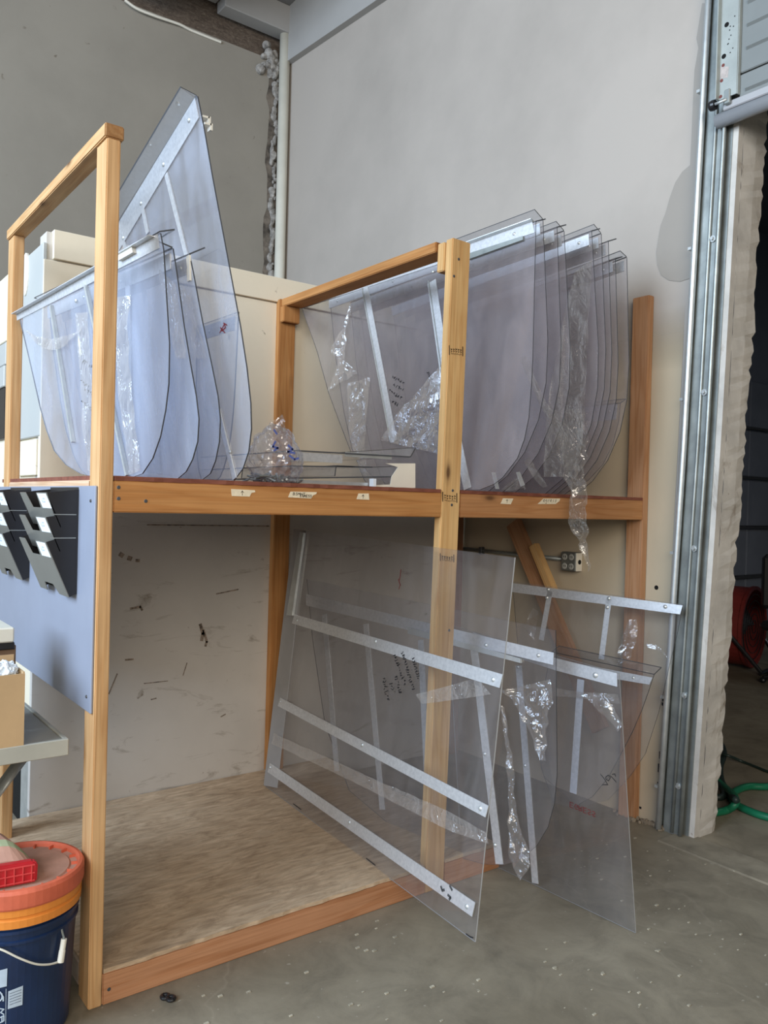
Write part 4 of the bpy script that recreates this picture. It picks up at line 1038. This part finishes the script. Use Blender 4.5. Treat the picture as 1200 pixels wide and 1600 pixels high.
# folding table
TZ = .742
tb = empty('work_table', 'grey-topped folding table end reaching in beside the rack', 'table', (-.5,.36,0))
obj('tabletop', box((-1.3,.070,TZ-.012),(-.062,.74,TZ),.002), TABLE, tb)
obj('table_edge', box((-1.3,.058,TZ-.042),(-.050,.070,TZ+.004),.002), TABLE_E, tb)
obj('table_edge', box((-.062,.070,TZ-.042),(-.050,.752,TZ+.004),.002), TABLE_E, tb)
obj('table_edge', box((-1.3,.740,TZ-.042),(-.062,.752,TZ+.004),.002), TABLE_E, tb)
GREYT = plain('grey_leg_tube', (.30,.315,.31), .4, .35, .1)
bm = bmesh.new(); p0 = at(36,1183,1,.30); p1 = at(-14,1250,1,.30); add_tube(bm, [p0, p1, V(p1.x-.12,.30,.02)], .017, 12); obj('leg', bm, GREYT, tb, smooth=True)
for yy in (.12,.68):
    bm = bmesh.new(); add_tube(bm, [(-1.1,yy,TZ-.02),(-1.12,yy,.005)], .015, 10); obj('leg', bm, GREYT, tb, smooth=True)
bm = bmesh.new(); add_tube(bm, [V(p1.x-.12,.10,.018), V(p1.x-.12,.70,.018)], .016, 10); obj('foot_bar', bm, GREYT, tb, smooth=True)
# boxes on the table
c0 = at(37,1166,2,TZ+.001)
cw = empty('cardboard_box', 'open brown cardboard box at the table corner with crumpled tissue in it', 'box', (c0.x-.17, c0.y+.1, TZ+.001))
zt = at(42,1052,1,c0.y).z; x1 = c0.x; y1 = c0.y
for nm, lo, hi, mm in (('front_wall',(x1-.34,y1,TZ+.001),(x1,y1+.004,zt),CARD),('side_wall',(x1-.004,y1+.0045,TZ+.001),(x1,y1+.13,zt+.004),CARD),('back_wall',(x1-.34,y1+.1305,TZ+.001),(x1,y1+.134,zt+.03),CARD),('side_wall',(x1-.34,y1+.0045,TZ+.001),(x1-.336,y1+.13,zt),CARD),('bottom',(x1-.335,y1+.0045,TZ+.001),(x1-.0045,y1+.13,TZ+.005),CARD_IN)):
    obj(nm, box(lo,hi), mm, cw)
bm = bmesh.new(); add_prism(bm, [V(x1-.07,y1+.02,zt-.01),V(x1-.12,y1+.12,zt-.01),V(x1-.12,y1+.12,zt+.045),V(x1-.08,y1+.05,zt+.02)], V(.003,0,0)); obj('inner_flap', bm, CARD, cw)
bm = bmesh.new(); bmesh.ops.create_icosphere(bm, subdivisions=4, radius=1)
for v in bm.verts:
    q = v.co.copy(); f = 1+.5*abs(noise.noise(q*3))-.2*abs(noise.noise(q*7)); v.co = V(x1-.045,y1+.06,zt-.005)+V(q.x*.036*f,q.y*.04*f,q.z*.030*f)
tag(obj('tissue', bm, PAPER), 'crumpled white tissue sticking out of the open cardboard box', 'tissue')
zl = at(40,978,1,y1+.16).z; zl2 = at(40,1001,1,y1+.16).z
bb = empty('dark_box', 'dark brown box with a white lid behind the open cardboard box', 'box', (x1-.17,y1+.22,TZ+.001))
obj('box_body', box((x1-.36,y1+.16,TZ+.001),(x1+.012,y1+.36,zl2-.01),.002), BROWN_BOX, bb)
obj('box_rim', box((x1-.36,y1+.150,zl2-.02),(x1+.006,y1+.36,zl2),.002), BLACK, bb)
obj('lid', box((x1-.38,y1+.145,zl2),(x1+.004,y1+.38,zl),.004), PIPE, bb)

# bucket
bc = at(31,1352,2,.425); bc.z = 0
bk = empty('bucket', 'dark blue plastic bucket under an orange rim and dusty red lid', 'bucket', bc)
n_ = 56
bm = bmesh.new(); add_lathe(bm, bc, [(.0,.002),(.128,.002),(.131,.01),(.144,.285),(.150,.287),(.150,.293),(.1455,.296),(.1462,.312),(.152,.314),(.152,.322),(.147,.324),(.1475,.345),(.0,.345)], n_); obj('bucket_body', bm, BLUE, bk, smooth=False)
bm = bmesh.new(); add_lathe(bm, bc, [(.149,.330),(.156,.331),(.157,.350),(.153,.353),(.153,.357),(.157,.360),(.158,.378),(.150,.379)], n_); obj('orange_rim', bm, ORANGE, bk)
bm = bmesh.new(); add_lathe(bm, bc, [(.152,.378),(.161,.379),(.163,.384),(.163,.418),(.158,.426),(.150,.428),(.146,.422),(.144,.414)], n_); obj('lid_ring', bm, REDLID, bk)
bm = bmesh.new(); add_lathe(bm, bc, [(.145,.414),(.128,.413),(.124,.417),(.0,.418)], n_); lt = obj('lid_top', bm, DUSTY, bk)
for k in range(18):
    a_ = k*2*math.pi/18; p = bc+V(math.cos(a_)*.129, math.sin(a_)*.129, .413); t_ = V(math.cos(a_),math.sin(a_),0)
    bm = bmesh.new(); add_hex(bm, p, p+t_*.016, V(-t_.y,t_.x,0)*.004, V(0,0,.008)); obj('lid_rib', bm, REDLID, bk)
bm = bmesh.new(); add_hex(bm, at(62,1398,2,.39), at(62,1398,2,.39)+V(0,0,.014), V(.002,0,0), V(0,.004,0)); obj('lid_slit', bm, HOLE, bk)
# labels printed on the bucket wall
def cyl(u, v, off=.0012):
    d = ray(u, v); o = CAM - bc
    r = .1375+off
    for _ in range(4):
        A_ = d.x*d.x+d.y*d.y; B_ = o.x*d.x+o.y*d.y; C_ = o.x*o.x+o.y*o.y-r*r
        ds = max(0, B_*B_-A_*C_); t = (-B_-math.sqrt(ds))/A_; z = CAM.z+d.z*t; r = .1315+.0455*max(0,z-.01)+off
    return CAM+d*t
LAB = plain('pale_bucket_print', (.42,.50,.58), .6, 0, .06, 30)
def patch(q, nx=6, ny=4):
    bm = bmesh.new(); (a,b,c,d) = [Vector((*x,0)) for x in q]; g = []
    for j in range(ny+1):
        row = []
        for i in range(nx+1):
            p = a.lerp(b,i/nx).lerp(d.lerp(c,i/nx), j/ny); row.append(bm.verts.new(cyl(p.x,p.y)))
        g.append(row)
    for j in range(ny):
        for i in range(nx): bm.faces.new((g[j][i],g[j][i+1],g[j+1][i+1],g[j+1][i]))
    return bm
obj('printed_label', patch([(-14,1520),(11.5,1513),(10.5,1541),(-14,1547)]), LAB, bk)
obj('printed_label', patch([(13,1549),(36,1540),(35,1570),(12,1577)]), LAB, bk)
bm = bmesh.new()
def bucket_ink(bm, st, wd):
    pts = [cyl(u,v,.002) for u,v in st]
    for a_, b_ in zip(pts, pts[1:]):
        nn_ = V(a_.x-bc.x, a_.y-bc.y, 0).normalized(); ribbon(bm, [a_, b_], wd, nn_)
ring = [(-3+6.5*math.cos(t*.524), 1557+7.5*math.sin(t*.524)) for t in range(13)]
bucket_ink(bm, ring, .0035); bucket_ink(bm, [(2,1553),(5,1558),(5,1564)], .0035)
for st_ in ([(0,1576),(6,1577),(1,1582),(6,1585)], [(0,1590),(6,1587),(6,1595),(0,1598)], [(3,1588),(3,1597)]): bucket_ink(bm, st_, .0030)
bi = obj('printed_emblem', bm, LAB, bk); bi['kind'] = 'stuff'
bm = bmesh.new(); bucket_ink(bm, [(9.5,1545),(8.8,1600)], .0012); obj('printed_line', bm, LAB, bk)
bm = bmesh.new()
for i in range(5): bucket_ink(bm, [(15,1553+i*4.3),(33,1546.5+i*4.3)], .0010)
bt = obj('fine_print', bm, BLUE, bk); bt['kind'] = 'stuff'
# wire handle hanging in front, with a grip
hp = [cyl(u,v,.016) for u,v in ((-30,1478),(0,1483),(30,1497),(55,1506),(75,1507),(92,1503))]
bm = bmesh.new(); add_tube(bm, smooth_path(hp, 6), .0028, 8); obj('wire_handle', bm, PIPE, bk, smooth=True)
ga = hp[-1]+V(.004,.0,-.002); gb = ga+V(.010,.008,.055)
bm = bmesh.new(); add_tube(bm, [ga, ga.lerp(gb,.5), ga.lerp(gb,.51), gb], [.0085,.0085,.0075,.0075], 12); obj('handle_grip', bm, CREAM_P, bk)
bm = bmesh.new(); add_tube(bm, [gb, gb+V(-.004,.02,.03), gb+V(-.012,.03,.10)], .0028, 6); obj('handle_wire_end', bm, GALV, bk)
bm = bmesh.new(); p = bc+V(.152,.035,.30); add_hex(bm, p, p+V(.004,0,.03), V(.014,0,0), V(0,.012,0)); obj('handle_ear', bm, BLUE, bk)
# scrubbing block on the lid
ZL = .4195
br = at(57.6,1378,2,ZL); bl = at(0,1389,2,ZL); e_ = (br-bl); e_.z = 0; e_.normalize(); bl = br-e_*.165; k_ = V(-e_.y, e_.x, 0)
if k_.y < 0: k_ = -k_
sb = empty('scrub_block', 'dusty block with a red gridded end and green stripe lying on the bucket lid', 'brush', br-e_*.08+k_*.05)
bm = bmesh.new(); add_prism(bm, [br, br+V(0,0,.048)-e_*-.002, br+V(0,0,.056)-e_*.01, bl+V(0,0,.058), bl], k_*.022); bmesh.ops.bevel(bm, geom=bm.edges[:], offset=.004, segments=2, affect='EDGES'); obj('red_end', bm, RED, sb)
for i in range(8):
    p = br-e_*(.012+i*.0205)-k_*.005+V(0,0,.006); bm = bmesh.new(); add_hex(bm, p, p+V(0,0,.042), e_*-.003, k_*.004); obj('grid_rib', bm, RED_L, sb)
for h in (.007,.026,.046):
    p = br-e_*.006-k_*.0045+V(0,0,h); bm = bmesh.new(); add_hex(bm, p, p-e_*.155, V(0,0,.003), k_*.003); obj('grid_rib', bm, RED_L, sb)
def arch(w0, w1, m_, nm, h0=.058, h1=.075, x0=0., x1=.03):
    bm = bmesh.new(); A_, B_ = [], []
    for i in range(11):
        t = i/10; x = .165*t; hh = math.sin(math.pi*min(1,(.12+.88*t)))
        sh_ = .35+.65*math.sin(math.pi*.5*min(1,t*2.2+.15))
        A_.append(br-e_*(x+x0)+k_*w0+V(0,0,h0*sh_)); B_.append(br-e_*(x+x1)+k_*w1+V(0,0,h1*sh_))
    vs = [[bm.verts.new(p) for p in R_] for R_ in (A_, B_, [V(p.x,p.y,ZL) for p in B_], [V(p.x,p.y,ZL) for p in A_])]
    for R_, Q_ in ((0,1),(1,2),(2,3),(3,0)):
        for i in range(10): bm.faces.new((vs[R_][i],vs[R_][i+1],vs[Q_][i+1],vs[Q_][i]))
    bm.faces.new([vs[i][0] for i in range(4)]); bm.faces.new([vs[i][10] for i in range(4)][::-1])
    obj(nm, bm, m_, sb)
arch(.0225,.050,PINK,'dusty_body',.058,.088,.004,.014); arch(.0505,.068,GREEN_D,'green_stripe',.0885,.100,.014,.020); arch(.0685,.115,PINK,'dusty_body',.1005,.108,.020,.04)

# two rubber rings on the floor
for i,(u,v) in enumerate(((258,1558),(267,1561))):
    p = at(u,v,2,.004); bm = bmesh.new()
    add_tube(bm, [p+V(math.cos(t*.5236)*.010, math.sin(t*.5236)*.010, .002) for t in range(13)], .0055, 8)
    tag(obj('rubber_ring', bm, BLACK), ('left','right')[i]+' one of two small black rubber rings on concrete near the base beam', 'ring', 'rubber rings on the floor')

# ================================================================ SEEN THROUGH THE DOORWAY
fcx = at(1174,978,1,1.75); fan_d = fcx
fa = empty('drum_fan', 'red drum fan on black stand in the dim room beyond the doorway', 'fan', (fcx.x, fcx.y, 0))
Rf = .36; axv = V(.20,-.98,.0).normalized(); sx = V(axv.y,-axv.x,0).normalized(); ctr = at(1156,977,1,1.75)
bm = bmesh.new(); add_lathe(bm, ctr, [(Rf*.94,-.20),(Rf,-.19),(Rf,.10),(Rf+.012,.10),(Rf+.012,.13),(Rf-.02,.13),(Rf-.02,-.18)], 40, (sx, V(0,0,1), axv)); obj('drum', bm, FAN_RED, fa, smooth=False)
for rr in (.06,.12,.18,.24,.30,.345):
    bm = bmesh.new(); add_tube(bm, [ctr+axv*.125+sx*(rr*math.cos(t*.2618))+V(0,0,1)*(rr*math.sin(t*.2618)) for t in range(25)], .004, 5); obj('guard_ring', bm, BLACK, fa)
for t in range(5):
    a_ = t*1.2566; d1 = sx*math.cos(a_)+V(0,0,1)*math.sin(a_); d2 = sx*math.cos(a_+.7)+V(0,0,1)*math.sin(a_+.7)
    bm = bmesh.new(); add_prism(bm, [ctr+d1*.05-axv*.02, ctr+d1*.32-axv*.06, ctr+d2*.32+axv*.03, ctr+d2*.05+axv*.01], axv*.006); obj('blade', bm, STEEL_D, fa)
bm = bmesh.new(); add_lathe(bm, ctr, [(.0,-.14),(.07,-.13),(.08,.04),(.0,.06)], 16, (sx, V(0,0,1), axv)); obj('motor_hub', bm, STEEL_D, fa)
for s_ in (-1,1):
    bm = bmesh.new(); add_tube(bm, [ctr+sx*(Rf+.03)*s_, V(ctr.x,ctr.y,.03)+sx*(Rf*.8)*s_+axv*.28], .018, 8); obj('leg', bm, BLACK, fa)
    bm = bmesh.new(); add_tube(bm, [ctr+sx*(Rf+.03)*s_, V(ctr.x,ctr.y,.03)+sx*(Rf*.8)*s_-axv*.30], .018, 8); obj('leg', bm, BLACK, fa)
for k_s in (-.30,.28):
    bm = bmesh.new(); add_tube(bm, [V(ctr.x,ctr.y,.02)+sx*(Rf*.85)+axv*k_s, V(ctr.x,ctr.y,.02)-sx*(Rf*.85)+axv*k_s], .018, 8); obj('foot_bar', bm, BLACK, fa)
for (w_, h_, z_, dx_) in ((.10,.025,.10,-.10),(.06,.11,-.02,-.02)):
    dd_ = (CAM-ctr); dd_.z = 0; side = (dd_ - axv*dd_.dot(axv)).normalized()
    p = ctr + side*(Rf+.004) + axv*dx_ + V(0,0,z_); bm = bmesh.new(); add_hex(bm, p, p+V(0,0,h_), axv*w_, side*.004); obj('sticker', bm, PAPER, fa)
# office chair, only its edge in view
ch = empty('office_chair', 'black office chair at the right edge beyond the doorway', 'chair', (6.9,1.25,0))
cp = at(1210,930,1,1.25)
obj('backrest', box((cp.x-.16,1.22,.62),(cp.x+.30,1.30,1.08),.035), BLACK, ch)
obj('seat', box((cp.x-.16,.85,.44),(cp.x+.30,1.30,.52),.03), BLACK, ch)
bm = bmesh.new(); add_tube(bm, [(cp.x+.07,1.08,.08),(cp.x+.07,1.08,.44)], .03, 10); obj('gas_post', bm, STEEL_D, ch)
for t in range(5):
    a_ = t*1.2566; d1 = V(math.cos(a_),math.sin(a_),0); p = V(cp.x+.07,1.08,.08)
    bm = bmesh.new(); add_tube(bm, [p, p+d1*.28-V(0,0,.03)], [.025,.015], 8); lg = obj('leg', bm, BLACK, ch)
    bm = bmesh.new(); add_ball(bm, p+d1*.28-V(0,0,.053), .027, 2); obj('caster', bm, BLACK, lg)
# hoses on the floor
def hose(name, pxs, r, m_, label, cat, zs=None):
    pts = [at(u,v,2,(zs[i] if zs else r)) for i,(u,v) in enumerate(pxs)]
    bm = bmesh.new(); add_tube(bm, smooth_path(pts, 8), r, 10); o = obj(name, bm, m_, smooth=True); return tag(o, label, cat)
hose('garden_hose', [(1290,1215),(1240,1222),(1200,1229),(1170,1229),(1150,1236),(1143,1246),(1152,1258),(1175,1269),(1200,1277),(1260,1290)], .018, GREEN, 'bright green hose looping across the floor beyond the doorway', 'hose')
hose('garden_hose', [(1085,1268),(1112,1270),(1135,1266),(1149,1256),(1147,1244),(1130,1228),(1118,1218)], .018, GREEN, 'dull green hose end coiled against the rough wall end', 'hose', [.018]*3+[.055,.055]+[.018]*2)
hose('dark_hose', [(1100,1240),(1125,1246),(1132,1238),(1122,1225),(1095,1215)], .016, HOSE_D, 'black hose coil close behind the wall end', 'hose')
hose('dark_hose', [(1112,1140),(1128,1165),(1131,1180),(1125,1200),(1128,1222),(1140,1240),(1150,1250)], .017, HOSE_D, 'dark hose curving down toward the green hose', 'hose', [.017]*6+[.085])
hose('power_cord', [(1110,1176),(1135,1180),(1160,1190),(1200,1206),(1260,1228)], .008, HOSE_D, 'thin black cord running right across the far floor', 'cord', [.008,.045,.008,.008,.008])

# small marks: screw heads on the rack, scuffs on the lower board
for (u,v) in ((185.5,761.5),(185.5,779),(228,783),(717,405),(709.5,431.5),(707.5,766.5),(706,789),(702,985),(170.5,1546)):
    p = at(u,v,1,-.0004); b = bmesh.new(); add_lathe(b, p, [(.0,-.0008),(.0045,-.0008),(.0055,.0004)], 9, (V(1,0,0),V(0,0,1),V(0,1,0))); obj('screw_head', b, STEEL_D, rack)
bm = bmesh.new(); Pw = V(0,PY-.0082,0)
for st_, wd in (([(313,976),(317,990),(315,1000)],.016),([(318,985),(323,1003),(321,1009)],.012),([(170,1084),(183,1053)],.006),([(196,1031),(208,1030)],.008),([(204,951),(219,948),(222,953)],.010),([(188,866),(191,868)],.02),([(201,872),(204,873)],.02),([(213,876),(217,876)],.014),([(230,820),(420,822)],.005),([(236,1093),(244,1091)],.005),([(225,1068),(262,1064)],.004),([(286,1055),(292,1036)],.005),([(338,928),(372,921)],.006),([(345,1120),(352,1116)],.006)):
    ribbon(bm, [onp(u,v,Pw,NF)+NF*.0008 for u,v in st_], wd, NF)
sf = obj('scuff_marks', bm, plain('scuff_brown', (.30,.24,.19), .9, 0, .5, 60), wp); sf['kind'] = 'stuff'

# crumbs and a flake of dirt lying on the concrete
random.seed(17); bm = bmesh.new()
for i in range(150):
    p = V(random.uniform(.1,2.4), random.uniform(-1.0,-.06), .0)
    if p.x > 1.0 and p.y > -.5 and p.x < 1.75: continue
    r_ = random.uniform(.0015,.0045); add_box(bm, p-V(r_*1.6,r_,0), p+V(r_*1.6,r_,r_*.7))
fd = obj('floor_crumbs', bm, plain('pale_crumbs', (.42,.38,.29), .9, 0, .3, 40)); fd['kind'] = 'stuff'; fd['label'] = 'tiny pale crumbs scattered over the concrete'; fd['category'] = 'debris'
